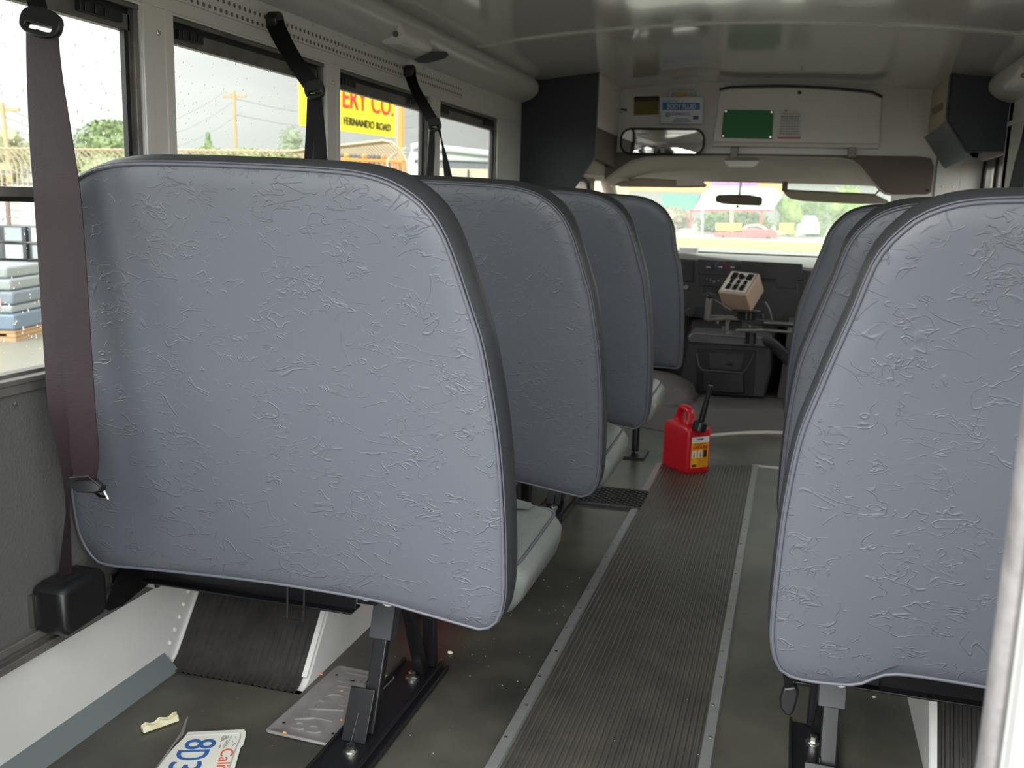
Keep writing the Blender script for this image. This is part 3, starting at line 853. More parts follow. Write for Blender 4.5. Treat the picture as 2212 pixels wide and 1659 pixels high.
# belt 1 - in front of the nearest left seat
t = thing('seat_belt', tuple(atx(90, -30, XL+.03)), 'nearest dark maroon seat belt, hanging over the left end of the first seat', 'seat belt', 'shoulder belts hanging along the left windows')
yb1 = 1.31
mb = px_ribbon(dense([(30, -90, 72, -85, 1.42), (52, -20, 92, -22, 1.39), (68, 45, 112, 55, yb1)])); obj('hanger_webbing', mb, WEB_B, t, smooth=60)
mb = px_ribbon(dense([(57, 60, 100, 82, yb1-.004), (58, 150, 118, 160, yb1), (64, 300, 135, 300, yb1+.002), (74, 430, 145, 430, yb1+.004), (84, 580, 154, 580, yb1+.006), (94, 740, 164, 740, yb1+.008), (105, 880, 168, 880, yb1+.012), (122, 960, 164, 962, yb1+.02), (135, 1030, 156, 1032, yb1+.03), (142, 1090, 150, 1094, yb1+.04, .01), (140, 1130, 152, 1132, yb1+.065), (131, 1200, 154, 1190, yb1+.09), (126, 1248, 156, 1238, yb1+.108)]))
obj('rear_webbing', mb, WEB, t, smooth=25)
mb = px_ribbon(dense([(78, 62, 126, 80, yb1-.012), (80, 150, 134, 160, yb1-.016), (92, 300, 156, 300, yb1-.016), (104, 420, 174, 420, yb1-.016), (118, 600, 188, 600, yb1-.016), (134, 760, 198, 760, yb1-.012), (148, 900, 207, 900, yb1-.010), (153, 985, 214, 985, yb1-.006), (160, 1030, 208, 1032, yb1), (163, 1052, 204, 1060, yb1+.004)]))
obj('front_webbing', mb, WEB, t, smooth=25)
# black slip guide with slot
def guide(t, cx, cy, w, h, ang, y, thick=.014):
    c = aty(cx, cy, y); ppm = F/(ray(cx, cy).length/F*0 + (c-CAMP).dot(CF))
    w, h = w/ppm, h/ppm; ca, sa = math.cos(ang), math.sin(ang)
    ux = CR*ca + CD*sa; uy = -CD*ca + CR*sa
    pts = []
    for k in range(28):
        a = 2*math.pi*k/28; e = .75
        pts.append(c + ux*(w/2*math.copysign(abs(math.cos(a))**e, math.cos(a))) + uy*(h/2*math.copysign(abs(math.sin(a))**e, math.sin(a))))
    # ring with slot
    inn = []
    for k in range(28):
        a = 2*math.pi*k/28; e = .4
        inn.append(c + ux*(w*.32*math.copysign(abs(math.cos(a))**e, math.cos(a))) - uy*(h*.20) + uy*(h*.10*math.copysign(abs(math.sin(a))**e, math.sin(a))))
    f = CF*thick; n_ = 28
    mb = MB(); vs = pts + inn + [p+f for p in pts] + [p+f for p in inn]; fs = []
    for k in range(n_):
        l = (k+1) % n_
        fs += [(k, l, n_+l, n_+k), (2*n_+k, 3*n_+k, 3*n_+l, 2*n_+l), (k, 2*n_+k, 2*n_+l, l), (n_+k, n_+l, 3*n_+l, 3*n_+k)]
    mb.add(vs, fs); return obj('slip_guide', mb, BLACKP, t, bev=.002, segs=2)
guide(t, 85, 46, 90, 62, .25, yb1-.02)
# buckle tongue (chrome-edged black box with tongue)
def pq(px, py, y): return aty(px, py, y)
tg = MB(); yt = yb1-.004
A0, B0, C0, D0 = pq(142, 1046, yt), pq(190, 1036, yt), pq(216, 1056, yt-.012), pq(166, 1066, yt-.012)
dn = Vector((0, 0, -.014))
tg.prism([pq(140, 1046, yt), pq(150, 1032, yt+.01), pq(192, 1030, yt+.01), pq(216, 1050, yt-.02), pq(216, 1062, yt-.02), pq(203, 1066, yt-.02), pq(166, 1064, yt-.02)], (0, .016, -.003))
bk = obj('buckle_tongue', tg, mat('satin_black_metal', (44, 45, 48), .25, .6), t, bev=.0025, segs=3)
tg = MB(); tg.tube([pq(204, 1064, yt), pq(216, 1074, yt-.01), pq(233, 1076, yt-.015), pq(226, 1062, yt-.015), pq(216, 1054, yt-.01)], .0022, n=8)
tg.prism([pq(206, 1062, yt), pq(217, 1073, yt-.008), pq(231, 1075, yt-.012), pq(224, 1063, yt-.010), pq(215, 1055, yt-.01)], (0, .003, 0))
tg.tube([pq(150, 1032, yt+.002), pq(191, 1029, yt), pq(216, 1050, yt-.02)], .0016, n=6)
obj('metal_tongue', tg, CHROME, bk)
# retractor box on the wall
mb = MB(); x1 = XL+.005
prof = [(1.366, .262), (1.366, .338), (1.376, .350), (1.475, .350), (1.488, .340), (1.488, .266), (1.474, .256), (1.380, .252)]
mb.prism([(x1, y, z) for y, z in prof], (.074, 0, 0))
rb = obj('belt_retractor', mb, BLACKP, loc=(x1, 1.43, .226), bev=.014, segs=5)
tag(rb, 'rounded black belt retractor box bolted to the left wall rail', 'belt retractor')
mb = MB(); mb.box(x1+.012, x1+.055, 1.385, 1.46, .340, .3515); obj('slot', mb, GASK, rb)
mb = MB(); mb.box(x1, x1+.012, 1.36, 1.372, .27, .33); obj('mounting_plate', mb, STEEL, rb); obj('mounting_bolt', MB().cyl((x1+.008, 1.41, .246), (x1+.045, 1.41, .246), .010), STEEL, rb)
# lap belt stubs and anchor bolts on the rail below the seat corner
t = thing('lap_belt_anchor', (XL+.02, 1.62, .24), 'black webbing loops and zinc bolts on the wall rail behind the retractor', 'belt anchor')
mb = MB(); mb.ribbon([atx(232, 1300, XL+.07), atx(250, 1255, XL+.06), atx(262, 1225, XL+.05), atx(300, 1215, XL+.05)], [atx(262, 1310, XL+.06), atx(290, 1285, XL+.055), atx(318, 1262, XL+.05), atx(345, 1240, XL+.05)], .004)
obj('webbing', mb, WEB_B, t, smooth=60)
mb = MB(); mb.ribbon([atx(222, 1310, XL+.06), atx(240, 1296, XL+.06), atx(262, 1290, XL+.06)], [atx(238, 1318, XL+.07), atx(258, 1310, XL+.07), atx(275, 1300, XL+.07)], .006)
obj('webbing', mb, WEB_B, t, smooth=60)
for px, py in ((313, 1252), (347, 1233)):
    p = atx(px, py, XL+.03); mb = MB(); mb.cyl((XL+.005, p.y, p.z), (XL+.055, p.y, p.z), .011, n=14); mb.cyl((XL+.04, p.y, p.z), (XL+.062, p.y, p.z), .015, n=6); obj('anchor_bolt', mb, STEEL, t)
p = atx(252, 1244, XL+.02); obj('anchor_plate', MB().pbox(p+Vector((0, -.02, -.008)), (.004, 0, 0), (0, .05, .0), (0, 0, .018)), STEEL, t)

def hanging(lab, anchor, ring, ls, rs, y_a, y_r, gang):
    t = thing('seat_belt', tuple(atx(anchor[0], anchor[1], XL+.03)), lab, 'seat belt', 'shoulder belts hanging along the left windows')
    mb = px_ribbon(dense(anchor[2])); obj('hanger_webbing', mb, WEB_B, t, smooth=60)
    p = atx(anchor[0], anchor[1], XL+.02)
    mb = MB(); mb.cyl(p + Vector((-.012, 0, 0)), p + Vector((.018, 0, 0)), anchor[3], n=22); obj('anchor_cap', mb, BLACKP, t, bev=.004)
    obj('webbing', px_ribbon(dense(ls)), WEB_B, t, smooth=60); obj('webbing', px_ribbon(dense(rs)), WEB_B, t, smooth=60)
    guide(t, ring[0], ring[1], ring[2], ring[3], gang, y_r)
    return t
hanging('black seat belt hanging over the second left window post, left of the yellow sign', 
        (592, 45, [(574, 52, 612, 42, 2.24), (590, 88, 628, 80, 2.22), (622, 140, 655, 128, 2.2), (655, 190, 690, 178, 2.18)], .022),
        (678, 192, 44, 42), 
        [(664, 200, 678, 204, 2.17), (661, 280, 678, 280, 2.18), (656, 360, 674, 360, 2.20), (652, 440, 670, 440, 2.2)],
        [(678, 203, 693, 198, 2.16), (678, 280, 702, 280, 2.17), (677, 360, 708, 360, 2.18), (676, 440, 712, 440, 2.18)], 2.24, 2.155, -.2)
hanging('black seat belt with one twisted strap hanging over the third left window post', 
        (884, 155, [(872, 156, 896, 150, 3.14), (884, 190, 905, 184, 3.1), (905, 232, 926, 222, 3.06), (926, 270, 946, 256, 3.03)], .022),
        (938, 268, 30, 30), 
        [(928, 275, 939, 276, 3.0), (925, 330, 939, 330, 3.0), (920, 410, 934, 410, 3.0)],
        [(941, 268, 950, 262, 3.0), (952, 300, 954, 298, 3.0, .01), (955, 330, 963, 328, 3.0), (960, 390, 978, 386, 3.0), (962, 420, 984, 416, 3.0)], 3.1, 2.99, -.2)
t = thing('seat_belt', (XR-.03, 4.0, 1.49), 'black seat belt in front of the right window, at the right edge', 'seat belt')
mb = MB(); ya = 2.0
mb = px_ribbon(dense([(2226, 150, 2244, 165, 3.98), (2212, 270, 2228, 272, 4.0), (2192, 350, 2216, 352, 4.0), (2174, 430, 2208, 433, 4.0)])); obj('webbing', mb, WEB_B, t, smooth=60)
p = aty(2235, 158, 3.98); obj('anchor_cap', MB().cyl((p.x-.02, p.y, p.z), (XR+.001, p.y, p.z), .02), BLACKP, t, bev=.003)
# stalk buckle hanging under the nearest right seat
t = thing('belt_buckle', (.06, 1.60, .20), 'small black belt buckle dangling under the nearest right seat', 'buckle')
mb = px_ribbon(dense([(1690, 1440, 1710, 1445, 1.56), (1693, 1470, 1712, 1472, 1.56), (1697, 1492, 1722, 1486, 1.56)])); obj('webbing', mb, WEB_B, t)
mb = MB(); mb.prism([aty(px, py, 1.55) for px, py in ((1692, 1487), (1720, 1483), (1726, 1500), (1716, 1538), (1708, 1548), (1696, 1546), (1685, 1530), (1684, 1512))], (0, .018, 0)); obj('buckle_body', mb, BLACKP, t, bev=.004, segs=3)

# ================================================================ CEILING FITTINGS
for nm, px, py, x, s, lab in (('dome', 880, 118, XL+.075, 1, 'small white marker light housing on the left ceiling cove'), ('dome', 2190, 205, XR-.075, -1, 'small white marker light housing on the right ceiling cove')):
    p = atx(px, py, x)
    if s < 0: p = Vector((x, 4.02, 1.565))
    t = thing('cove_light', (x, p.y, 1.54), lab, 'light')
    mb = MB(); mb.prism([(x-s*.04, p.y-.12, 1.560), (x+s*.02, p.y-.12, 1.600), (x+s*.035, p.y-.10, 1.56), (x+s*.02, p.y-.10, 1.532), (x-s*.04, p.y-.12, 1.53)], (0, .24, 0)); obj('housing', mb, WHITE2, t, bev=.008, segs=3)
    q = Vector((x+s*.012, p.y-.122, 1.557)); mb = MB().cyl(q, q+Vector((0, -.004, 0)), .009, n=12); obj('switch', mb, ALU_D, t)
    if s > 0:
        pad = [atx(a, b, x+.035) for a, b in ((897, 131), (915, 122), (932, 115), (952, 112), (966, 113), (970, 119), (962, 127), (945, 132), (922, 137), (905, 136))]
        t2 = obj('paddle', MB().prism(pad, (-.008, 0, .004)), mat('slate_plastic', (52, 55, 62), .4), bev=.002)
        tag(t2, 'dark oval paddle sticking out from the left cove light', 'paddle')

# ================================================================ FRONT: SIGNS, PANEL, MIRROR
yw = YF
def quad(mb, p0, p1, p2, p3, d): return mb.prism([p0, p1, p2, p3], d)
# overhead storage box with its drop door
t = thing('overhead_compartment', (-.05, yw-.04, 1.38), 'wide white overhead compartment above the cab, bearing a green board', 'compartment')
mb = MB()
xa, xb = -.446, .356; za, zb = 1.383, 1.672
n_ = 16; topc = []
for i in range(n_+1):
    u = i/n_; x = -.430 + u*(.350+.430); z = 1.664 - .0 + .012*math.sin(math.pi*u) - .028*max(0, (u-.0))**2
    topc.append((x, z))
topc[0] = (-.428, 1.655); topc[-1] = (.350, 1.618)
poly = [(xa, 1.400), (xb, 1.400)] + topc[::-1]
mb.prism([(x, yw-.055, z) for x, z in poly], (0, .053, 0))
obj('door', mb, WHITE2, t, bev=.008, segs=3)
mb = MB(); mb.prism([(xa, yw-.060, 1.404), (xa, yw-.064, 1.383), (xa, yw-.02, 1.379), (xa, yw-.02, 1.404)], (xb-xa, 0, 0)); obj('rounded_lip', mb, WHITE2, t, bev=.006, segs=3)
mb = MB(); mb.tube([(x, yw-.052, z+.006) for x, z in topc], .0055); obj('gasket', mb, mat('navy_gasket', (52, 58, 68), .6), t)
p = aty(1727, 200, yw-.055); obj('knob_hole', MB().cyl((p.x, yw-.058, p.z), (p.x, yw-.05, p.z), .0095, n=18), mat('dull_brown', (62, 56, 52), .6), t)
for px in (1587, 1840):
    p = aty(px, 329, yw-.03); mb = MB(); mb.box(p.x-.018, p.x+.018, yw-.066, yw-.02, p.z-.026, p.z+.022); mb.box(p.x-.014, p.x+.014, yw-.070, yw-.066, p.z-.020, p.z-.004)
    obj('latch', mb, mat('grey_latch', (128, 120, 116), .45, .3), t, bev=.003)
yd = yw-.0565
g = [aty(px, py, yd) for px, py in ((1558, 298), (1668, 300.5), (1671.5, 238.5), (1564, 236.5))]
gb = obj('green_board', MB().prism(g, (0, -.003, 0)), GREEN); tag(gb, 'plain green rectangular board screwed to the white overhead compartment', 'board')
for px, py in ((1562, 294), (1664, 296), (1667, 242), (1568, 240)):
    p = aty(px, py, yd-.003); obj('screw', MB().cyl((p.x, yd-.006, p.z), (p.x, yd-.002, p.z), .005, n=12), STEEL, gb)
g = [aty(px, py, yd) for px, py in ((1680, 300), (1730, 298), (1732, 239), (1686, 240))]
pb = obj('paper_notice', MB().prism(g, (0, -.0015, 0)), PAPERM); tag(pb, 'white printed notice with a red stripe beside the green board', 'notice')
def q4(px0, py0, px1, py1, y): return [aty(px0, py1, y), aty(px1, py1, y), aty(px1, py0, y), aty(px0, py0, y)]
obj('red_stripe', MB().prism(q4(1680, 296.5, 1729, 299.5, yd-.002), (0, -.0008, 0)), RED_INK, pb)
lines = MB()
for i in range(9):
    y0 = 245 + i*5.2 + (1.5 if i > 4 else 0)
    for k in range(7):
        a = 1688 - i*.5 + k*5.9; lines.prism(q4(a, y0, a+random.uniform(3.2, 5.2), y0+(2.6 if i == 1 else 1.3), yd-.002), (0, -.0006, 0))
obj('print_lines', lines, GREY_INK, pb, smooth=0)
obj('red_mark', MB().prism(q4(1696, 237, 1700, 241, yd-.002), (0, -.0006, 0)), RED_INK, pb)
# body fluid kit
yk = yw-.065
t = thing('body_fluid_kit', (-.61, yk, 1.49), 'white body fluid cleanup kit with blue lettering on the front wall', 'kit')
g = [aty(px, py, yk) for px, py in ((1425, 268), (1518, 268), (1520, 208), (1424, 208))]
obj('case', MB().prism(g, (0, .062, 0)), mat('white_case', (216, 220, 226), .35), t, bev=.008, segs=3)
mb = MB(); mb.tube([aty(px, py, yk+.03) for px, py in ((1449, 209), (1449, 200), (1456, 197), (1498, 197), (1505, 200), (1505, 209))], .006); obj('handle', mb, mat('white_case', (216, 220, 226), .35), t)
g = q4(1463, 199.5, 1479, 207.5, yk+.02); obj('yellow_latch', MB().prism(g, (0, .01, 0)), mat('yellow_plastic', (214, 168, 70), .5), t)
g = q4(1431, 222, 1512, 237, yk-.001); obj('blue_band', MB().prism(g, (0, -.001, 0)), mat('kit_blue', (40, 110, 178), .45), t)
def ptext(nm, body, px0, py1, px1, py0, y, m, parent, bold=0):
    o0 = aty(px0, py1, y); o1 = aty(px1, py1, y); o2 = aty(px0, py0, y)
    return text(nm, body, o0, (1, 0, 0), (0, 0, 1), (o2-o0).z, m, parent, width=(o1-o0).x, ext=.0005, bold=bold)
ptext('lettering', 'BODY FLUID', 1441, 235.5, 1503, 224.5, yk-.0026, mat('white_ink', (225, 230, 235), .5), t, .02)
ptext('small_lettering', 'CLEANUP KIT', 1432, 220, 1468, 215.5, yk-.0016, GREY_INK, t)
ptext('maker_lettering', 'DUSHALES.CO', 1451, 249, 1490, 243, yk-.0016, BLUE, t, .015)
mb = MB(); p = aty(1443, 247, yk-.001); mb.tube([(p.x+.010*math.cos(a), p.y, p.z+.010*math.sin(a)) for a in [i*math.pi/8 for i in range(16)]], .0018, closed=True); mb.tube([(p.x-.005, p.y, p.z-.004), (p.x, p.y, p.z+.005), (p.x+.005, p.y, p.z-.004)], .0014)
mb.prism(q4(1497, 250, 1509, 258, yk-.001), (0, -.0008, 0))
for k, (a, b) in enumerate(((1458, 1486), (1454, 1490), (1452, 1492))): mb.prism(q4(a, 256+k*3, b, 257.3+k*3, yk-.001), (0, -.0006, 0))
obj('blue_marks', mb, BLUE, t)
# warning sticker
g = [aty(px, py, yw-.001) for px, py in ((1369, 249), (1423, 247.5), (1424, 207.5), (1370, 209))]
wsx = obj('warning_sticker', MB().prism(g, (0, -.001, 0)), OLIVE); tag(wsx, 'olive yellow warning sticker with black header left of the kit', 'sticker')
g = [aty(px, py, yw-.0025) for px, py in ((1370, 219.5), (1424, 218), (1424, 207.5), (1370, 209))]
obj('black_header', MB().prism(g, (0, -.0006, 0)), BLK_INK, wsx)
ptext('lettering', 'WARNING', 1381, 217, 1419, 211.5, yw-.0036, OLIVE, wsx)
g = [aty(px, py, yw-.0034) for px, py in ((1373, 217), (1379, 217), (1376, 211.5))]; obj('warning_triangle', MB().prism(g, (0, -.0006, 0)), OLIVE, wsx)
# passenger mirror
ym = yw-.10
c = aty(1430, 306, ym); wv = (aty(1518, 306, ym)-aty(1342, 306, ym)).x/2; hv = (aty(1430, 281, ym)-aty(1430, 332, ym)).z/2
def rr_loop(cx, cz, w, h, r, n_=8):
    out = []
    for sx, sz, a0 in ((1, 1, 0), (-1, 1, 90), (-1, -1, 180), (1, -1, 270)):
        for k in range(n_+1):
            a = math.radians(a0+90*k/n_); out.append((cx+sx*(w-r)+r*math.cos(a), cz+sz*(h-r)+r*math.sin(a)))
    return out
t = thing('passenger_mirror', tuple(c), 'wide rounded interior mirror with black rim under the white kit', 'mirror')
R0 = [[(x, y, z) for x, z in rr_loop(c.x, c.z, wv+e, hv+e, .048+e)] for y, e in ((ym+.014, .0), (ym+.010, .008), (ym-.003, .009), (ym-.006, .005), (ym-.004, -.001), (ym-.001, -.003))]
obj('rim', MB().rings(R0), GASK, t, smooth=60)
rings = []
for k in range(9):
    s_ = 1-k/8*.97; base = rr_loop(0, 0, wv-.002, hv-.002, .045); rings.append([(c.x+x*s_, ym-.0035-.002*(1-(s_)**2), c.z+z*s_) for x, z in base])
obj('mirror_face', MB().rings(rings), MIRR, t, smooth=80)
mb = MB(); mb.cyl((c.x, ym, c.z), (c.x, yw, c.z), .012); mb.tube([(c.x-.13, yw-.03, c.z-.02), (c.x-.13, ym, c.z-.02)], .008); obj('bracket', mb, BLACKP, t)
# door catch on the cream/white side wall
t = thing('catch', (-.93, 5.0, 1.5), 'chrome door catch on the white side panel left of the sticker', 'catch')
mb = MB(); p = aty(1332, 240, YF-.03); mb.cyl((p.x-.02, p.y-.06, p.z), (p.x+.03, p.y, p.z), .009); mb.ball(p+Vector((-.015, -.05, .0)), .016, .016, .018, sub=2); mb.box(p.x-.012, p.x+.012, p.y+.01, YF, p.z-.05, p.z+.08)
obj('bolt', mb, STEEL, t, bev=.001)
mb = MB(); p = aty(1345, 238, YF); mb.cyl((p.x, YF-.04, p.z), (p.x+.02, YF-.005, p.z), .006); obj('pin', mb, mat('brown_rust', (96, 76, 56), .6), t)
# faded label on the cream panel
mb = MB(); a, b, c2, d = (atx(px, py, .574) for px, py in ((2014, 249), (2036, 236), (2036, 222), (2014, 234)))
lb = obj('faded_label', MB().prism([a, b, c2, d], (-.001, 0, 0)), mat('faded_brown', (140, 122, 104), .7)); tag(lb, 'small faded brown label on the cream side panel', 'label')
# hinged grey door hanging under the right bulkhead
t = thing('hinged_flap', (.60, 4.9, 1.3), 'grey blue hinged flap hanging open under the cream side panel', 'flap')
P_ = [aty(1995, 296, 5.12), aty(2046, 262, 4.66), aty(2096, 337, 4.60), aty(2037, 361, 4.95)]
mb = MB().prism(P_, (.012, .0, -.008)); obj('flap', mb, mat('slate_door', (104, 112, 118), .4), t, bev=.003)
mb = MB(); mb.prism([aty(2048, 262, 4.64), aty(2060, 262, 4.64), aty(2104, 326, 4.62), aty(2094, 332, 4.62)], (0, .01, 0)); obj('hinge_strip', mb, DARKP, t)

# ================================================================ CAB
def visor(lab, pts, y, m=VISOR):
    t = thing('sun_visor', tuple(aty(pts[0][0], pts[0][1], y)), lab, 'sun visor', None)
    obj('pad', MB().prism([aty(a, b, y) for a, b in pts], (0, .022, .004)), m, t, bev=.008, segs=3); return t
v1 = visor('folded left beige sun visor with a white sticker', [(1316, 396), (1330, 388), (1388, 385), (1512, 392), (1527, 400), (1524, 405), (1480, 406), (1340, 404)], 6.0)
obj('sticker', MB().prism(q4(1461, 388, 1521, 401, 5.985), (0, .004, 0)), PAPERM, v1)
v2 = visor('lowered right beige sun visor hanging before the windshield', [(1690, 413), (1697, 411), (1890, 421), (1915, 432), (1925, 441), (1850, 441), (1735, 435), (1708, 430), (1698, 423)], 5.9)
mb = MB(); mb.box(aty(1690, 396, 5.9).x, aty(1702, 396, 5.9).x, 5.9, 5.92, aty(1690, 413, 5.9).z, aty(1690, 392, 5.9).z); mb.tube([aty(1694, 411, 5.91), aty(1890, 421, 5.91), aty(1900, 410, 5.91), aty(1900, 392, 5.93)], .006); obj('hinge_rod', mb, mat('brown_trim', (96, 84, 74), .6), v2)
t = thing('dome_lamp', tuple(aty(1603, 350, 5.45)), 'small clear trapezoid dome lamp set in the cab headliner', 'lamp')
obj('lens', MB().prism([aty(a, b, 5.40) for a, b in ((1564, 346), (1640, 346), (1636, 356), (1627, 362), (1575, 362), (1568, 355))], (0, .05, .006)), mat('lamp_lens', (206, 204, 198), .25), t, bev=.004)
# rear view mirror
ymr = 6.30
t = thing('rearview_mirror', tuple(aty(1596, 432, ymr)), 'brown-backed rear-view mirror hanging at the middle of the windshield', 'mirror')
pl = [(1546, 424), (1552, 421), (1580, 420), (1620, 421), (1645, 426), (1647, 430), (1646, 441), (1641, 444.5), (1600, 443), (1560, 440), (1547, 436), (1545.5, 430)]
obj('housing', MB().prism([aty(a, b, ymr) for a, b in pl], (0, .03, 0)), BLACKP, t, bev=.006, segs=3)
pl2 = [(1549, 425), (1553, 422.5), (1580, 421.8), (1620, 422.8), (1643, 427), (1645, 431), (1644, 440), (1640, 443), (1600, 441.5), (1561, 438.5), (1549.5, 435)]
obj('mirror_face', MB().prism([aty(a, b, ymr-.002) for a, b in pl2], (0, .004, 0)), MIRR_B, t)
mb = MB(); p = aty(1596, 430, ymr+.03); mb.tube([p, p+Vector((0, .10, .10))], .008); q = aty(1593, 446, ymr); mb.ball(q, .010, .012, .010); obj('stem', mb, BLACKP, t)

# dashboard: face at y=6.2
YD = 6.20
def dz_top(x): return .788 - .052*(x+.70)/.82
t = thing('dashboard', (-.25, 6.3, .4), 'dark grey dashboard with heater dials, radio and vents under the windshield', 'dashboard')
mb = MB()
xs_ = [-1.19 + i*.096 for i in range(20)] + [.735]
fr_ = [(-1.19, .42), (-.66, .41), (-.60, .385), (.02, .37), (.10, .41), (.735, .42)]
mb.prism([(x, YD, z) for x, z in fr_] + [(x, YD, min(.80, dz_top(x)-.012)) for x in xs_[::-1]], (0, .22, 0))
obj('panel', mb, DASH, t, bev=.012, segs=3)
mb = MB()
rowsA = [[Vector((x, YD-.004, min(.80, dz_top(x))-.020)), Vector((x, YD+.004, min(.80, dz_top(x))-.002)), Vector((x, YD+.05, min(.80, dz_top(x))+.002)), Vector((x, 6.6, .775)), Vector((x, 7.0, .765)), Vector((x, 7.0, .73)), Vector((x, YD+.02, .71))] for x in xs_]
mb.rings(rowsA)
obj('top_pad', mb, DASH_T, t, smooth=50)
# recessed dark fields and controls
def dq(nm, px0, py0, px1, py1, y, dep, m, par, bev=.002):
    A = [aty(px0, py1, y), aty(px1, py1+ (px1-px0)*.055, y), aty(px1, py0+(px1-px0)*.055, y), aty(px0, py0, y)]
    return obj(nm, MB().prism(A, (0, dep, 0)), m, par, bev=bev)
dq('centre_bezel', 1508, 560, 1600, 592, YD-.012, .012, DASH_D, t)
dq('radio', 1512, 595, 1600, 617, YD-.012, .012, DASH_D, t)
dq('slot', 1518, 619, 1562, 633, YD-.006, .006, BLK_INK, t)
dq('glove_lid', 1600, 563, 1734, 600, YD-.016, .016, DASH_D, t, .004)
dq('lower_lid', 1600, 604, 1724, 690, YD-.012, .012, DASH, t, .008)
vt = dq('vent', 1472, 562, 1497, 607, YD-.014, .014, DASH_D, t)
mb = MB()
for k in range(7):
    a = aty(1476+k*3, 567, YD-.015); b = aty(1476+k*3, 604, YD-.015); mb.tube([a, b], .0016, n=5)
obj('louvres', mb, DASH, vt)
vt = dq('vent', 1677, 602, 1722, 622, YD-.016, .016, DASH_D, t)
for (px, py) in ((1531, 577), (1557, 577), (1583, 577)):
    p = aty(px, py, YD-.012); mb = MB(); mb.cyl(p, p+Vector((0, -.006, 0)), .030, .028, n=24); mb.cyl(p+Vector((0, -.006, 0)), p+Vector((0, -.022, 0)), .017, .015, n=20)
    kn = obj('dial', mb, mat('dial_black', (30, 30, 32), .4), t)
    obj('pointer', MB().box(p.x-.012, p.x+.012, p.y-.024, p.y-.021, p.z-.0015, p.z+.002), PAPERM, kn)
    if px == 1557:
        for c0, c1, m_ in ((100, 200, mat('dial_blue', (52, 82, 140), .5)), (-20, 80, mat('dial_red', (170, 44, 58), .5))):
            mb = MB(); mb.tube([(p.x+.033*math.cos(math.radians(a)), p.y-.003, p.z+.033*math.sin(math.radians(a))) for a in range(c0, c1, 10)], .0035, n=6); obj('coloured_arc', mb, m_, kn)
mb = MB()
for (px, py, r) in ((1525, 604, .011), (1535, 605, .009), (1543, 608, .012), (1553, 606, .006), (1560, 607, .006), (1568, 607, .006)):
    p = aty(px, py, YD-.012); mb.cyl(p, p+Vector((0, -.014, 0)), r, r*.8, n=14)
obj('radio_knobs', mb, CHROME, t)
mb = MB(); p = aty(1482, 620, YD-.001); mb.cyl(p, p+Vector((0, -.012, 0)), .014, n=16); obj('switch', mb, mat('grey_switch', (120, 118, 120), .4), t)
p = aty(1490, 675, YD); obj('round_vent', MB().cyl(p, p+Vector((0, -.02, 0)), .028, n=24), DASH, t, bev=.004)
dq('coin_tray', 1503, 662, 1530, 684, YD-.004, .004, BLK_INK, t)
p = aty(1683, 683, YD-.01); obj('round_vent', MB().cyl(p, p+Vector((0, -.02, 0)), .026, n=24), DASH, t, bev=.004)
# paper on the dash top
a = aty(1488, 547, 6.30); pp = obj('folded_paper', MB().pbox((a.x-.055, 6.24, .792), (.11, 0, 0), (0, .10, 0), (0, -.002, .032)), PAPERM, bev=.003); tag(pp, 'small white folded paper lying on the left of the dashboard top', 'paper')

# engine cover with bin
YE = 5.68
t = thing('engine_cover', (-.32, 5.9, 0), 'dark grey engine cover with an open storage bin below the dashboard', 'engine cover')
mb = MB()
f0 = [(-.60, 0), (-.10, 0), (-.075, .16), (-.095, .325), (-.55, .325), (-.575, .16)]
f1 = [(-.74, 0), (.04, 0), (.02, .2), (-.04, .40), (-.60, .40), (-.66, .2)]
mb.rings([[(x, YE, z) for x, z in f0], [(x, YE+.12, z) for x, z in f0], [(x, 6.35, z) for x, z in f1]])
obj('cover_body', mb, DASH, t, bev=.015, segs=3)
mb = MB(); mb.prism([(-.555, YE-.018, .298), (-.09, YE-.018, .298), (-.085, YE-.012, .335), (-.115, YE-.004, .352), (-.535, YE-.004, .356), (-.56, YE-.012, .335)], (0, .25, .008))
obj('upper_rim', mb, mat('grey_rim', (68, 65, 68), .38, bump=(200, .2)), t, bev=.010, segs=3)
mb = MB(); mb.prism([aty(a, b, YE-.004) for a, b in ((1502, 752), (1634, 757), (1628, 858), (1506, 852))], (0, .02, 0)); obj('bin_recess', mb, BLK_INK, t, bev=.006)
yq = YE-.06
mb = MB(); mb.tube([aty(1505, 762, YE-.01), aty(1510, 790, yq+.01), aty(1518, 800, yq), aty(1604, 806, yq), aty(1614, 794, yq+.01), aty(1630, 765, YE-.01)], .005); obj('bin_rim', mb, mat('grey_rim', (68, 65, 68), .38), t)
mb = MB(); mb.prism([aty(a, b, yq+.006) for a, b in ((1518, 802), (1604, 807), (1608, 850), (1516, 846))], (0, .05, 0)); obj('bin_front', mb, mat('bin_black', (20, 20, 22), .35), t, bev=.006)
mb = MB(); p = aty(1576, 786, YE-.006); mb.prism([aty(a, b, YE-.007) for a, b in ((1531, 762), (1608, 764), (1606, 782), (1598, 800), (1532, 797))], (0, .004, 0)); obj('bin_liner', mb, mat('bin_grey', (44, 42, 44), .5), t, bev=.002)
obj('oval_boss', MB().ball(p+Vector((0, -.002, 0)), .022, .004, .011, sub=2), BLK_INK, t)
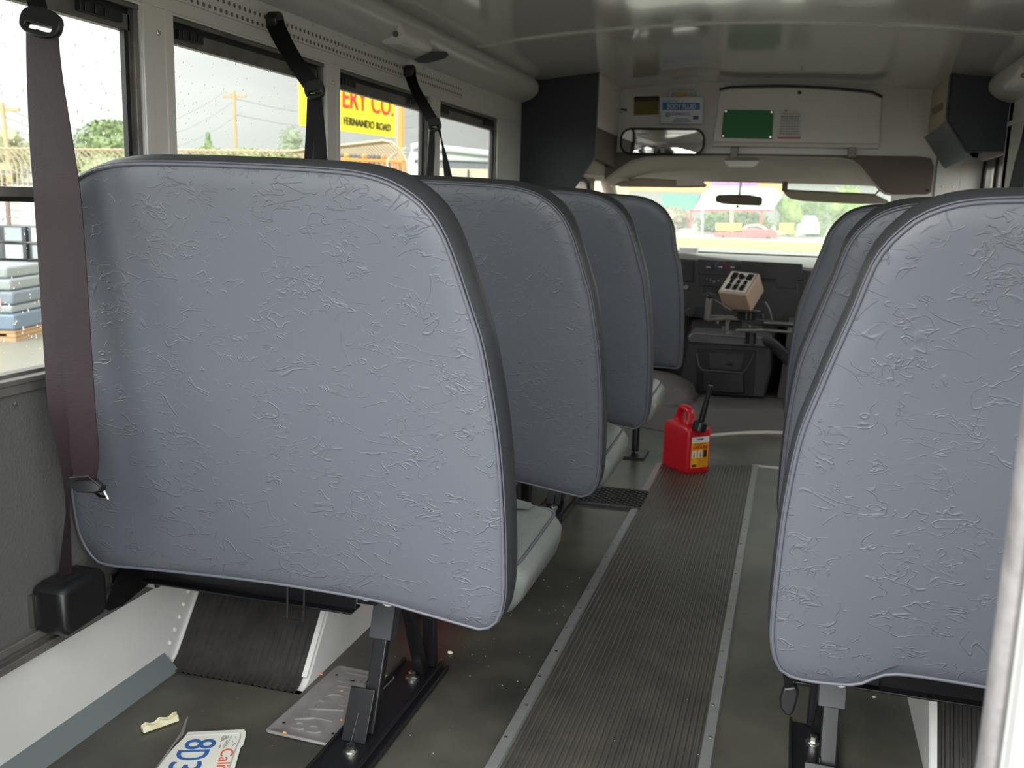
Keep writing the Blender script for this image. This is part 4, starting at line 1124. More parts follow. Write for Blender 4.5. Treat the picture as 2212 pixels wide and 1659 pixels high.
# carpet bulge at the left and right of the cover
mb = MB(); mb.ball((-.80, 5.55, -.02), .34, .40, .16, sub=3, jit=.15); o = struct('floor', mb, CARPET, smooth=80)
mb = MB(); mb.prism([(.02, 5.45, 0), (.05, 6.3, 0), (.40, 6.3, 0), (.40, 5.3, 0)], (0, 0, .02)); 
mb.rings([[(-.03, 5.75, 0), (.35, 5.62, 0), (.35, 5.75, .38), (.0, 5.85, .38)], [(-.03, 6.35, 0), (.4, 6.35, 0), (.4, 6.35, .45), (.0, 6.35, .45)]])
struct('floor', mb, CARPET)
# black corrugated hose / heater duct
ho = obj('heater_hose', MB().tube([aty(a, b, y) for a, b, y in ((1655, 735, 5.7), (1672, 745, 5.6), (1688, 762, 5.5), (1705, 780, 5.45), (1730, 805, 5.4))], .03, n=12), mat('hose_rubber', (20, 20, 22), .7), smooth=60); tag(ho, 'thick black heater hose curving down right of the engine cover', 'hose')

# switch box on its stand with the manual door operator
yb = 5.52
C0 = aty(1612, 637, yb-.10)
Dp = (C0-CAMP).dot(CF)/F
e1 = CR*(-52*Dp) + CD*(-12*Dp) + CF*.115; e2 = CR*(38*Dp) + CD*(-51*Dp) + CF*.085; e3 = CR*(20*Dp) + CD*(36*Dp) + CF*.092
t = thing('switch_box', tuple(C0+e3*.5), 'tan metal switch box tilted on its stand before the dashboard', 'switch box')
obj('case', MB().pbox(C0, e1, e2, e3), TAN, t, bev=.010, segs=4)
nrm1 = e1.cross(e2).normalized()
if nrm1.dot(CF) > 0: nrm1 = -nrm1
def onface(u, v, h=0): return C0 + e1*u + e2*v + nrm1*h
fp = MB(); fp.prism([onface(.08, .08), onface(.92, .08), onface(.92, .92), onface(.08, .92)], nrm1*.003); face = obj('face_plate', fp, mat('face_white', (222, 218, 214), .4), t, bev=.001)
sw = []
for (u0, v0, u1, v1) in ((.18, .12, .32, .36), (.42, .12, .56, .36), (.66, .12, .80, .36), (.20, .40, .30, .55), (.44, .40, .54, .55), (.68, .40, .78, .55), (.12, .60, .30, .86), (.66, .58, .84, .86)):
    obj('rocker_switch', MB().prism([onface(u0, v0, .003), onface(u1, v0, .003), onface(u1, v1, .003), onface(u0, v1, .003)], nrm1*.008), BLACKP, t, bev=.002)
p = onface(.48, .70, .003); obj('round_knob', MB().cyl(p, p+nrm1*.02, .018, .014, n=18), BLACKP, t, bev=.002)
t = thing('door_operator', tuple(aty(1600, 690, yb)), 'manual door opening lever with steel rods running right under the switch box', 'door lever')
mb = MB(); c = aty(1613, 678, yb); mb.cyl(c+Vector((0, 0, .012)), c+Vector((0, 0, .022)), .075, n=24); mb.cyl(c+Vector((0, 0, -.03)), c+Vector((0, 0, .012)), .05, n=20); obj('turntable', mb, mat('satin_black_metal', (44, 45, 48), .25, .6), t, bev=.003)
mb = MB(); a_, b_ = aty(1600, 690, yb), aty(1760, 705, yb+.05); mb.pbox(a_ + Vector((0, 0, -.02)), b_-a_, (0, .03, 0), (0, 0, .028)); obj('arm', mb, BLACKM, t, bev=.003)
mb = MB(); mb.tube([aty(1590, 713, yb-.06), aty(1650, 713, yb-.06), aty(1760, 721, yb-.03)], .008, n=10); obj('rod', mb, ALU_D, t)
mb = MB(); mb.tube([aty(1650, 697, yb-.02), aty(1760, 703, yb+.01)], .007, n=10); obj('rod', mb, ALU_D, t)
mb = MB(); mb.tube([aty(1528, 691, yb), aty(1572, 687, yb), aty(1600, 690, yb)], .012, n=8); mb.tube([aty(1536, 683, yb), aty(1585, 684, yb)], .007, n=8); obj('link', mb, ALU_D, t)
mb = MB(); mb.cyl(aty(1527, 692, yb), aty(1533, 645, yb), .017, .019, n=16); obj('handle', mb, mat('grey_grip', (112, 106, 102), .4, .4), t, bev=.003)
mb = MB(); mb.tube([aty(a, b, yb) for a, b in ((1521, 640), (1524, 635), (1533, 632), (1543, 636), (1547, 643))], .004, n=6); mb.ball(aty(1533, 640, yb), .020, .02, .014, sub=2); obj('grip_cap', mb, BLACKP, t)
mb = MB()
for px, py, r in ((1548, 699, .012), (1573, 697, .010), (1563, 712, .011), (1572, 721, .012), (1618, 708, .009), (1646, 686, .009), (1580, 723, .010)):
    q = aty(px, py, yb-.05); mb.cyl(q, q+Vector((0, 0, .02)), r, n=6)
obj('bolts', mb, CHROME, t)
mb = MB(); mb.cyl(aty(1571, 725, yb), aty(1571, 690, yb), .010, n=10); mb.tube([aty(1545, 648, yb+.02), aty(1580, 671, yb+.03)], .005, n=8); obj('pivot', mb, ALU_D, t)
cb = obj('cable', MB().tube([aty(a, b, yb+.03) for a, b in ((1652, 652), (1659, 663), (1664, 676), (1668, 693))], .006, n=8), mat('cable_grey', (96, 94, 92), .4), smooth=60); tag(cb, 'thin grey cable curving down from the tan switch box', 'cable')
mb = MB(); mb.box(-.25, -.14, yb-.02, yb+.10, .40, .44); mb.cyl((-.20, yb+.05, .33), (-.20, yb+.05, .42), .03); obj('mounting_post', mb, BLACKM, bpy.data.objects['door_operator'])

# ================================================================ THINGS ON THE FLOOR
# gas can
A0 = Vector((-.471, 3.970, 0)); B0 = Vector((-.354, 3.842, 0)); C0 = Vector((-.262, 3.924, 0))
u = (A0-B0).normalized(); w = (C0-B0); w = (w - u*w.dot(u)).normalized(); Lu, Lw = .175, .124
t = thing('gas_can', tuple(B0 + u*Lu/2 + w*Lw/2), 'small red plastic gas can with a black spout standing in the aisle', 'gas can')
def gp(a, b, z): return B0 + u*(a*Lu) + w*(b*Lw) + Vector((0, 0, z))
def gl_(s, z, sa=None):
    out = []
    for p in superloop(0, 1, 0, 1, .14): out.append(gp(.5+(p.x-.5)*s, .5+(p.y-.5)*s, z))
    return out
mb = MB(); mb.rings([gl_(.90, 0), gl_(.98, .006), gl_(1.0, .018), gl_(1.0, .165), gl_(.985, .180), gl_(.93, .192), gl_(.80, .199), gl_(.05, .201)])
obj('body', mb, RED, t, smooth=45)
mb = MB()   # hollow handle
hp = [(.90, .5, .180), (.84, .5, .212), (.76, .5, .246), (.69, .5, .256), (.50, .5, .252), (.42, .5, .243), (.38, .5, .215), (.36, .5, .180)]
pts = smoothcurve([gp(*q) for q in hp], 5)
vs = []; rr = []
for i, p in enumerate(pts):
    tt = (pts[min(i+1, len(pts)-1)]-pts[max(i-1, 0)]).normalized(); nn = tt.cross(w).normalized()
    fat = 1 + 1.2*(max(0, abs(i/(len(pts)-1)-.5)-.30)/.2)**2
    rr.append([p + w*(.020*math.cos(a)*fat) + nn*(.0135*math.sin(a)*fat) for a in [k*math.pi/6 for k in range(12)]])
mb.rings(rr); obj('handle', mb, RED, t, smooth=60)
mb = MB(); q0 = atz(1509, 931, .182); ax = (w*.25 + Vector((0, 0, 1))).normalized(); q1 = q0 + ax*.036
mb.cyl(q0, q1, .030, .029, n=26); mb.cyl(q1, q1+ax*.004, .024, n=20); obj('cap', mb, BLACKP, t, bev=.002)
mb = MB(); s1 = aty(1535, 834, q1.y+.0); mid = q1.lerp(s1, .62)
mb.cyl(q1, mid, .0135, .0115, n=16); mb.cyl(mid, mid.lerp(s1, .06), .0145, n=16); mb.cyl(mid, s1, .0095, .010, n=16); mb.cyl(s1, s1+(s1-mid)*.04, .011, .011, n=16); obj('spout', mb, BLACKP, t, bev=.001)
# label on the w-side face (B->C)
def lp(bx, z, h=.0012): return B0 + w*(bx*Lw) - u*h + Vector((0, 0, z))
lab = obj('label', MB().prism([lp(.17, .030), lp(.86, .030), lp(.86, .158), lp(.17, .158)], -u*.0008), ORANGE_LBL, t)
obj('white_header', MB().prism([lp(.17, .134, .0022), lp(.86, .134, .0022), lp(.86, .158, .0022), lp(.17, .158, .0022)], -u*.0004), PAPERM, lab)
text('lettering', 'GASOLINE', lp(.22, .107, .003), w, (0, 0, 1), .016, mat('label_red', (188, 44, 18), .5), lab, width=.60*Lw, bold=.03)
text('lettering', 'GAS CAN', lp(.36, .145, .0034), w, (0, 0, 1), .007, BLK_INK, lab, width=.25*Lw, bold=.02)
text('lettering', 'FOR STORAGE OF', lp(.25, .126, .003), w, (0, 0, 1), .004, BLK_INK, lab, width=.5*Lw)
mb = MB()
for b0, b1 in ((.21, .38), (.45, .60)): mb.prism([lp(b0, .072, .0022), lp(b1, .072, .0022), lp(b1, .102, .0022), lp(b0, .102, .0022)], -u*.0004)
obj('picture_panels', mb, PAPERM, lab)
mb = MB(); mb.prism([lp(.66, .070, .0022), lp(.80, .070, .0022), lp(.80, .102, .0022), lp(.66, .102, .0022)], -u*.0004)
for b0 in (.26, .52): mb.prism([lp(b0, .074, .0028), lp(b0+.05, .074, .0028), lp(b0+.02, .100, .0028)], -u*.0004)
mb.prism([lp(.22, .034, .0022), lp(.40, .034, .0022), lp(.40, .044, .0022), lp(.22, .044, .0022)], -u*.0004)
obj('black_marks', mb, BLK_INK, lab)
mb = MB()
for k in range(5): mb.prism([lp(.44, .036+k*.007, .0022), lp(.82, .036+k*.007, .0022), lp(.82, .0385+k*.007, .0022), lp(.44, .0385+k*.007, .0022)], -u*.0003)
obj('fine_print', mb, mat('dark_ochre', (150, 96, 20), .6), lab)
# tread mat under the second seat
tm = MB(); q = [atz(1225, 1088), atz(1384, 1104), atz(1399, 1064), atz(1270, 1052)]
tm.prism([p for p in q], (0, 0, .009))
xa_, xb_, ya_, yb2 = -.70, -.455, 3.325, 3.535
rows_ = 0
for i in range(16):
    for j in range(14):
        cx, cy = xa_ + (i+.5)*(xb_-xa_)/16, ya_ + (j+.5)*(yb2-ya_)/14; d = .006 if (i+j) % 2 else -.006
        tm.tube([(cx-d, cy-.005, .010), (cx+d, cy+.005, .010)], .0018, n=4)
tmo = obj('tread_mat', tm, mat('tread_black', (30, 30, 30), .35), smooth=30); tag(tmo, 'small black diamond tread mat by the aisle, under the middle seat', 'mat')
# bare licence plate, back side up
def plate_loop(c, ex, ey, L_, W_, r=.014):
    return [c + ex*p.x + ey*p.y for p in superloop(-L_/2, L_/2, -W_/2, W_/2, r)]
pc = [atz(568, 1582), atz(712, 1622), atz(859, 1464), atz(732, 1441)]
cc = (pc[0]+pc[1]+pc[2]+pc[3])/4; ex = ((pc[2]+pc[3])-(pc[0]+pc[1])).normalized(); ey = Vector((-ex.y, ex.x, 0))
L_, W_ = .305, .152; cc.z = .003
mb = MB(); Z = Vector((0, 0, 1))
def prs(specs, c, ex, ey): return [[p + Z*h for p in plate_loop(c, ex, ey, L_-2*i_, W_-2*i_, .014-min(i_, .009))] for i_, h in specs]
mb.rings(prs([(.0, 0), (.0, .0016), (.003, .0042), (.006, .0042), (.0095, .0018), (.03, .0018), (.07, .0018)], cc, ex, ey))
t = obj('license_plate', mb, PLATE_B, loc=tuple(cc), smooth=50); tag(t, 'bare grey metal licence plate lying back side up under the nearest left seat', 'licence plate')
# embossing, mirrored, the figures run away from the camera; tops towards the wall
g0 = cc - ex*(L_/2-.030) - ey*(-.040)
cx_ = cc + Z*.0022
tx = text('embossed_characters', '140C7Y8', cx_ - ex*(L_/2-.028) + ey*.036*-1, ex, ey, .078, PLATE_B, t, width=L_-.045, ext=.0022, mirror=True, bold=.015)
md = tx.modifiers.new('bevel', 'BEVEL'); md.width = .0018; md.segments = 2; md.limit_method = 'ANGLE'
mb = MB()
for a, b in ((-.11, .055), (-.11, -.058), (.11, .055)): 
    q = cc + ex*a + ey*b; mb.cyl(q+Z*.0015, q+Z*.0022, .0035, n=10)
obj('bolt_holes', mb, BLK_INK, t)
# white bent plate
q = [atz(404, 1584), atz(540, 1581), atz(536, 1640), atz(520, 1700)]
exw = (atz(540, 1581)-atz(408, 1586)); wid = exw.length; exw.normalize(); eyw = Vector((exw.y, -exw.x, 0))
org = atz(402, 1587)
def wp_(a, b, z=.004): return org + exw*(a*wid) + eyw*b + Z*z
t = thing('license_plate', tuple(wp_(.5, .08, 0)), 'bent white licence plate with blue figures lying nearest the camera', 'licence plate')
mb = MB(); LW = .30
base = [wp_(.0, .02), wp_(.03, .0), wp_(.94, -.002), wp_(.985, .006), wp_(1.0, .022), wp_(1.0, .055), wp_(.97, .062), wp_(.96, LW), wp_(-.30, LW), wp_(-.30, .17), wp_(-.18, .09), wp_(-.10, .055)]
mb.prism(base, (0, 0, .0016)); obj('plate', mb, PLATE_W, t)
mb = MB(); mb.ribbon([wp_(-.03, -.018, .022), wp_(-.05, .02, .016), wp_(-.12, .052, .010), wp_(-.26, .13, .006)], [wp_(.012, -.018, .030), wp_(.0, .02, .014), wp_(-.10, .055, .012), wp_(-.24, .14, .008)], .0015); obj('curled_edge', mb, PLATE_B, t)
mb = MB(); mb.tube([wp_(.07, .013, .006), wp_(.90, .012, .006), wp_(.925, .03, .006), wp_(.90, .066, .006), wp_(.88, .15, .006)], .0016, n=6); obj('pressed_rim', mb, mat('plate_rim', (176, 182, 178), .35), t)
# figures: read downwards, tops to the right
for body, b0, hgt in (('8', .031, .034), ('D', .069, .034), ('3', .108, .034)):
    k = {'8': 0, 'D': -.07, '3': -.12}[body]
    o_ = wp_(.05+k, b0+.001, .0095)
    zz = .0066
    text('figure', body, wp_(.06+k, b0, zz), eyw, exw, wid*.50, mat('plate_blue', (56, 100, 160), .4), t, width=hgt, ext=.0008)
text('red_script', 'California', wp_(.68, .068, .0062), eyw, exw, wid*.20, mat('plate_script', (206, 96, 70), .5), t, width=.16, ext=.0004)
mb = MB(); random.seed(11)
for i in range(26):
    a = random.uniform(.62, .86); b = random.uniform(.018, .055); l = random.uniform(.003, .012)
    mb.tube([wp_(a, b, .0061), wp_(a+random.uniform(-.02, .03), b+l*.5, .0062), wp_(a+random.uniform(-.03, .02), b+l, .0061)], .0005, n=4)
obj('pencil_scribbles', mb, GREY_INK, t)
# scrap of tissue
q = [atz(303, 1576), atz(310, 1570), atz(370, 1549), atz(380, 1547), atz(387, 1560), atz(386, 1563), atz(318, 1588), atz(311, 1587)]
rows = []
for i in range(9):
    k = i/8; a = q[0].lerp(q[3], k); b = q[7].lerp(q[4], k); z0_ = .006 + .004*math.sin(i*1.9)
    rows.append([a+Z*(.004+.003*math.sin(i*2.2)), a.lerp(b, .25)+Z*(z0_+.006), a.lerp(b, .5)+Z*z0_, a.lerp(b, .75)+Z*(z0_+.005), b+Z*.003, a.lerp(b, .5)+Z*.001])
ts = obj('paper_scrap', MB().rings(rows), mat('tissue', (222, 218, 196), .8, var=(30, (196, 184, 134), .2)), smooth=30); tag(ts, 'crumpled off-white paper scrap on the dark floor near the white plate', 'paper scrap')
# red bag/can under the nearest left seat
t = MB(); q0 = atz(868, 1368); 
rings = []
for k, (s_, z) in enumerate(((.80, 0), (.98, .02), (1, .10), (.95, .16), (.6, .175), (.1, .18))):
    rings.append([Vector((-.865+.0, 2.32, 0)) + Vector(((p.x-.5)*.13*s_, (p.y-.5)*.26*s_, z)) for p in superloop(0, 1, 0, 1, .25)])
t.rings(rings); rc = obj('fuel_jug', t, REDG, smooth=50); tag(rc, 'red jug glimpsed on the floor behind the leg of the nearest left seat', 'jug')
# floor debris, each crumb a thing
random.seed(5)
cr = []
CT = mat('crumb_tan', (226, 150, 80), .8); CW = mat('crumb_pale', (226, 220, 190), .8)
def crumb(px, py, z, r, m, lab, g):
    p = atz(px, py, z); mb = MB().ball(p+Z*r*.55, r, r*.75, r*.6, sub=2, jit=.6)
    o = obj('crumb', mb, m, smooth=0); tag(o, lab, 'crumb', g); return o
crumb(615, 1585, .005, .0042, CT, 'orange crumb on the bottom corner of the bare plate', 'orange crumbs')
crumb(738, 1494, .005, .0036, CT, 'orange crumb in the middle of the bare plate', 'orange crumbs')
crumb(738, 1557, .005, .003, CT, 'small pale orange crumb low on the right of the bare plate', 'orange crumbs')
crumb(694, 1458, .0, .0038, CT, 'orange crumb at the foot of the white wheel housing side', 'orange crumbs')
crumb(972, 1412, 0, .006, CW, 'pale popcorn-like crumb right of the nearest left seat leg', None)
crumb(366, 1408, 0, .006, mat('crumb_pink', (214, 184, 160), .8), 'pinkish scrap at the corner of the ribbed rubber cover', None)
crumb(1888, 1508, 0, .0045, CW, 'pale seed on the floor right of the right seat leg', None)
mb = MB()
for i in range(420):
    if random.random() < .6: x, y = random.uniform(-1.22, -.49), random.gauss(2.5, .55)
    else: x, y = random.uniform(-1.2, .3), random.uniform(1.4, 3.6)
    if x < -.95 and 1.7 < y < 2.8 or y < 1.3 or (.3 < x): continue
    if -.49 < x < -.07 and random.random() < .5: continue
    r = random.choice((.0007, .0009, .0012, .0018)); mb.ball((x, y, (.0075 if -.465 < x < -.10 else 0)+r*.4), r, r*.8, r*.5, sub=1)
d = obj('grit', mb, mat('grit_mat', (170, 158, 130), .8), smooth=0); tag(d, 'sandy grit and tiny specks scattered over the dark rubber floor', 'grit', kind='stuff')

# ================================================================ OUTSIDE
GZ = -.65
ASPH = mat('wet_asphalt', (96, 94, 86), .5, bump=(8, .3), var=(.35, (118, 113, 101), .3))
struct('ground', MB().box(-90, 90, -60, 48.6, GZ-.3, GZ), ASPH)
struct('ground', MB().box(-90, 90, 60.5, 140, GZ-.28, GZ+.02), mat('pale_pavement', (138, 134, 124), .7))
gr = struct('ground', MB().box(-90, 90, 48.6, 60.5, GZ-.3, GZ+.06), mat('verge_grass', (112, 138, 40), .8, bump=(6, .8), var=(.5, (140, 156, 66), .3)))
struct('ground', MB().box(-60, 60, 38.2, 39.6, GZ, GZ+.012), mat('road_yellow', (214, 184, 70), .6))
def fwd(p): return (Vector(p)-CAMP).dot(CF)
LEAF = {}
def leafmat(nm, a, b): return mat(nm, a, .75, bump=(5, .9), var=(1.6, b, .25))
def tree(lab, px0, py0, px1, py1, D, m, g, conical=False, nb=16, dens=1.0, cat='tree'):
    """crown filling the given pixels at distance D, standing on the ground"""
    c = atd((px0+px1)/2, (py0+py1)/2, D); w_ = abs(px1-px0)/F*D/2; h_ = abs(py1-py0)/F*D/2
    t = thing('tree' if cat == 'tree' else 'bush', (c.x, c.y, GZ), lab, cat, g)
    mb = MB(); rnd = random.Random(int(px0*7+py0))
    for i in range(nb):
        a = rnd.uniform(0, 6.28); zz = rnd.uniform(-.75, .75); rad = (1-abs(zz))**.5 if not conical else max(.1, (1-zz)/2)
        k = rnd.uniform(.2, .65)*rad
        mb.ball((c.x + math.cos(a)*w_*k, c.y + math.sin(a)*w_*k, c.z + zz*h_*.8), w_*rnd.uniform(.28, .45), None, h_*rnd.uniform(.25, .4), sub=2, jit=.5)
    n_ = int(900*dens)
    for i in range(n_):
        a = rnd.uniform(0, 6.28); zz = rnd.uniform(-1, 1); rad = (1-zz*zz)**.5 if not conical else (1-zz)/2+.05
        k = rnd.uniform(.55, 1.06)*rad
        p = Vector((c.x+math.cos(a)*w_*k, c.y+math.sin(a)*w_*k, c.z+zz*h_*rnd.uniform(.85, 1.08)))
        s_ = w_*.055; u_ = Vector((rnd.uniform(-1, 1), rnd.uniform(-1, 1), rnd.uniform(-1, 1))).normalized()*s_; v_ = u_.orthogonal().normalized()*s_*.7
        mb.add([p-u_, p+v_, p+u_, p-v_], [(0, 1, 2, 3)])
    obj('foliage', mb, m, t, smooth=0)
    if c.z - h_ > GZ + .1: obj('trunk', MB().cyl((c.x, c.y, GZ), (c.x, c.y, c.z), w_*.09, w_*.05, n=8), mat('bark', (96, 84, 68), .9), t)
    return t
GT = 'trees beyond the iron fence'
tree('round bright green tree seen right of the nearest belt, beyond the fence', 160, 262, 322, 372, 34, leafmat('leaf_bright', (84, 100, 62), (112, 126, 84)), GT, nb=30, dens=1.6)
tree('hazy olive tree at the far left edge, beyond the fence', -60, 275, 70, 400, 36, leafmat('leaf_olive', (120, 126, 84), (150, 150, 112)), GT, nb=26)
tree('small dark pointed tree left of the tall utility pole', 436, 285, 464, 350, 38, leafmat('leaf_dark', (80, 100, 66), (104, 122, 80)), GT, conical=True)
tree('bushy tree standing by the right side of the second window', 598, 275, 660, 352, 38, leafmat('leaf_grey', (112, 122, 98), (138, 146, 120)), GT, nb=22)
for a, b, t_ in ((400, 500, 318), (480, 600, 322), (560, 680, 326)):
    tree('low green shrub along the fence %s' % {400: 'left of the utility pole', 480: 'just right of the utility pole', 560: 'below the bushy tree'}[a], a, t_, b, 372, 36, leafmat('leaf_mid', (100, 118, 80), (128, 142, 100)), 'low shrubs behind the fence', nb=24, cat='bush')
tree('dense green shrub under the round tree behind the fence', 150, 335, 330, 430, 30, leafmat('leaf_mid', (100, 118, 80), (128, 142, 100)), 'low shrubs behind the fence', nb=30, cat='bush')
def pole(lab, px, py0, D, lean, arm, group='utility poles'):
    top = atd(px, py0, D); r = .075
    t = thing('utility_pole', (top.x, top.y, GZ), lab, 'pole', group)
    m_ = mat('pole_wood', (150, 132, 100), .85)
    obj('post', MB().cyl((top.x+lean, top.y, GZ), top, r*1.15, r*.85, n=10), m_, t)
    mb = MB(); mb.pbox(top + CR*(-arm) + Vector((0, 0, -.25)), CR*arm*2, (0, .08, 0), (0, 0, .09)); obj('crossarm', mb, m_, t)
    return top
p1 = pole('tall wooden utility pole in the second window', 505, 196, 38, .1, .45)
p2 = pole('wooden utility pole at the far left edge of the photo', 4, 222, 30, .25, .5)
wm = mat('wire', (110, 114, 112), .7)
for k in range(3):
    a = p2 + CR*(-.3+.3*k); b = p1 + CR*(-.3+.3*k)
    w_ = obj('power_line', MB().tube([a.lerp(b, i/8) - Vector((0, 0, 1.2*4*(i/8)*(1-i/8)+k*.4)) for i in range(9)], .009, n=4), wm, smooth=60)
    tag(w_, 'thin sagging power line strung between the utility poles', 'power line', 'power lines')
for k in range(2):
    a = p1 + Vector((0, 0, -.3-.6*k)); b = atd(1010, 225+k*22, 60)
    w_ = obj('power_line', MB().tube([a.lerp(b, i/8) - Vector((0, 0, .8*4*(i/8)*(1-i/8))) for i in range(9)], .012, n=4), wm, smooth=60)
    tag(w_, 'thin power line running right from the tall utility pole', 'power line', 'power lines')
# iron fence with curved tops
FA = atd(-80, 600, 23.5); FB = atd(668, 600, 20.0); FC = atd(880, 600, 15.5)
for P_ in (FA, FB, FC): P_.z = GZ
ft = thing('iron_fence', tuple(FB), 'tall iron picket fence with curved tan tops and razor wire beyond the left windows', 'fence')
FM = mat('fence_iron', (164, 148, 120), .6); FM2 = mat('fence_dark', (92, 92, 84), .7)
def fence_pt(s):
    return FA.lerp(FB, s/.62) if s < .62 else FB.lerp(FC, (s-.62)/.38)
base_p = fence_pt(0); d0 = (FB-FA).normalized()
def picket_mb(p, d):
    nn = Vector((d.y, -d.x, 0)); 
    if nn.dot(CAMP-p) < 0: nn = -nn
    pts = [p + Vector((0, 0, z)) for z in (0, 1.2, 2.15)] + [p + nn*(.36*math.sin(a)) * .0 + nn*(.34*(1-math.cos(a))) - d*(.20*(1-math.cos(a))) + Vector((0, 0, 2.15+.50*math.sin(a))) for a in [math.radians(q) for q in (20, 45, 70, 95)]]
    return MB().tube(pts, .022, n=5)
first = None; N_P = 98
o1 = obj('picket', picket_mb(fence_pt(0), d0), FM, ft, smooth=0); o2 = None
for i in range(1, N_P):
    s = i/(N_P-1); p = fence_pt(s)
    if s < .62: c = o1.copy(); c.location = p - fence_pt(0)
    else:
        if o2 is None:
            o2 = obj('picket', picket_mb(p, (FC-FB).normalized()), FM, ft, smooth=0); base2 = p.copy(); continue
        c = o2.copy(); c.location = p - base2
    COL.objects.link(c); c.parent = ft
mb = MB()
for z in (.25, 1.85, 2.1):
    for a, b in ((FA, FB), (FB, FC)): mb.pbox(a+Vector((0, 0, z)), b-a, (0, .03, 0), (0, 0, .05))
obj('rail', mb, FM2, ft, smooth=0)
mb = MB(); pts = []
for i in range(900):
    s = i/899; p = fence_pt(s); a = i*.13
    pts.append(p + CR*(.30*math.cos(a)) + Vector((0, 0, 2.28 + .20*math.sin(a))))
mb.tube(pts, .010, n=4); rz = obj('razor_wire', mb, mat('razor_wire', (178, 172, 156), .4, .5), ft, smooth=0)
# yellow company sign
BL, BR = atd(652, 271, 21.8), atd(853, 297.5, 26.0)
sx = (BR-BL).normalized(); sx = Vector((sx.x, sx.y, 0)).normalized(); BLz = (BL.z+BR.z)/2
sn = Vector((sx.y, -sx.x, 0)); 
if sn.dot(CAMP-BL) < 0: sn = -sn
def onsign(px, py, h=0):
    d = ray(px, py); t_ = (BL + sn*h - CAMP).dot(sn)/d.dot(sn); return CAMP + d*t_
t = thing('company_sign', (BL.x, BL.y, GZ), 'large yellow sign with red and black lettering on posts beyond the fence', 'sign')
a, b = onsign(652, 271), onsign(853.5, 297.5); zz = (a.z+b.z)/2; hS = 2.25
mb = MB(); mb.prism([Vector((a.x, a.y, a.z)), Vector((b.x, b.y, b.z)), Vector((b.x, b.y, b.z+hS)), Vector((a.x, a.y, a.z+hS))], -sn*.08)
obj('board', mb, mat('sign_yellow', (240, 224, 36), .5), t)
xd = (onsign(844, 284.5, .02)-onsign(744, 270, .02)); 
def stext(nm, body, pl, pr, ptop, m_, bold):
    o0, o1, o2 = onsign(*pl, .02), onsign(*pr, .02), onsign(*ptop, .02)
    return text(nm, body, o0, o1-o0, (0, 0, 1), (o2-o0).z, m_, t, width=(o1-o0).length, ext=.012, bold=bold)
stext('red_lettering', 'ERY CO.', (741, 232), (850, 252), (741, 184), mat('sign_red', (226, 44, 40), .5), .008)
stext('black_lettering', 'FERNANDO ROAD', (743, 269), (844, 284.5), (743, 251), mat('sign_black', (50, 50, 20), .6), .0)
mb = MB()
for px in (700, 858): p = onsign(px, 330, -.1); mb.cyl((p.x, p.y, GZ), (p.x, p.y, a.z+1.5), .07, n=8)
obj('post', mb, mat('post_grey', (150, 146, 140), .6), t)
OM = mat('gate_orange', (222, 130, 60), .6)
p = atd(866, 300, 21); q = obj('orange_post', MB().cyl((p.x, p.y, GZ), (p.x, p.y, atd(866, 228, 21).z), .07, n=8), OM); tag(q, 'tall orange post rising right of the yellow sign', 'post')
t = thing('orange_gate', tuple(Vector((p.x, p.y, GZ))), 'low orange painted gate with finials beneath the yellow sign', 'gate')
mb = MB(); a_, b_ = atd(738, 344, 16.5), atd(872, 350, 15.2)
mb.tube([a_, b_], .03, n=6); obj('rail', mb, OM, t)
for i in range(14):
    k = i/13; c = a_.lerp(b_, k); mb = MB(); mb.cyl((c.x, c.y, GZ), c, .02, n=6)
    if i < 10: mb.ball(c+Vector((0, 0, .06)), .045, sub=1)
    obj('bar', mb, OM if i % 4 == 1 or i > 10 else FM2, t)
# white truck seen through the foremost left windows
Dt = 12.0
def tk(px, py, D=Dt): return atd(px, py, D)
t = thing('truck', tuple(Vector((tk(960, 360).x, tk(960, 360).y, GZ))), 'white truck with a dark window band, parked outside the foremost left windows', 'truck')
TW = mat('truck_white', (176, 182, 178), .4); bk = CF*1.8; bk = Vector((bk.x, bk.y, 0))
mb = MB(); mb.prism([tk(884, 400), tk(881, 345), tk(888, 322), tk(897, 316), tk(950, 322), tk(1075, 337), tk(1075, 352), tk(925, 346), tk(918, 365), tk(915, 410)], bk); obj('body', mb, TW, t, bev=.03, segs=2)
mb = MB(); mb.tube([tk(889, 318, Dt-.05), tk(900, 315, Dt-.05), tk(1075, 334, Dt-.05)], .04, n=8); obj('roof_gutter', mb, TW, t)
obj('window_band', MB().prism([tk(920, 346, Dt+.05), tk(1075, 351, Dt+.05), tk(1075, 366, Dt+.05), tk(917, 362, Dt+.05)], bk*.9), mat('truck_glass', (70, 76, 78), .15), t)
mb = MB(); mb.prism([tk(916, 362, Dt+.02), tk(1075, 366, Dt+.02), tk(1075, 560, Dt+.02), tk(900, 560, Dt+.02)], bk); obj('lower_body', mb, mat('truck_tan', (168, 154, 128), .6), t)
mb = MB(); q = tk(899, 348, Dt-.02); mb.cyl(q, q+CF*.03, .022, n=12); mb.pbox(tk(1010, 366, Dt-.01), CD*.3, CR*.02, CF*.02); obj('badge', mb, GASK, t)
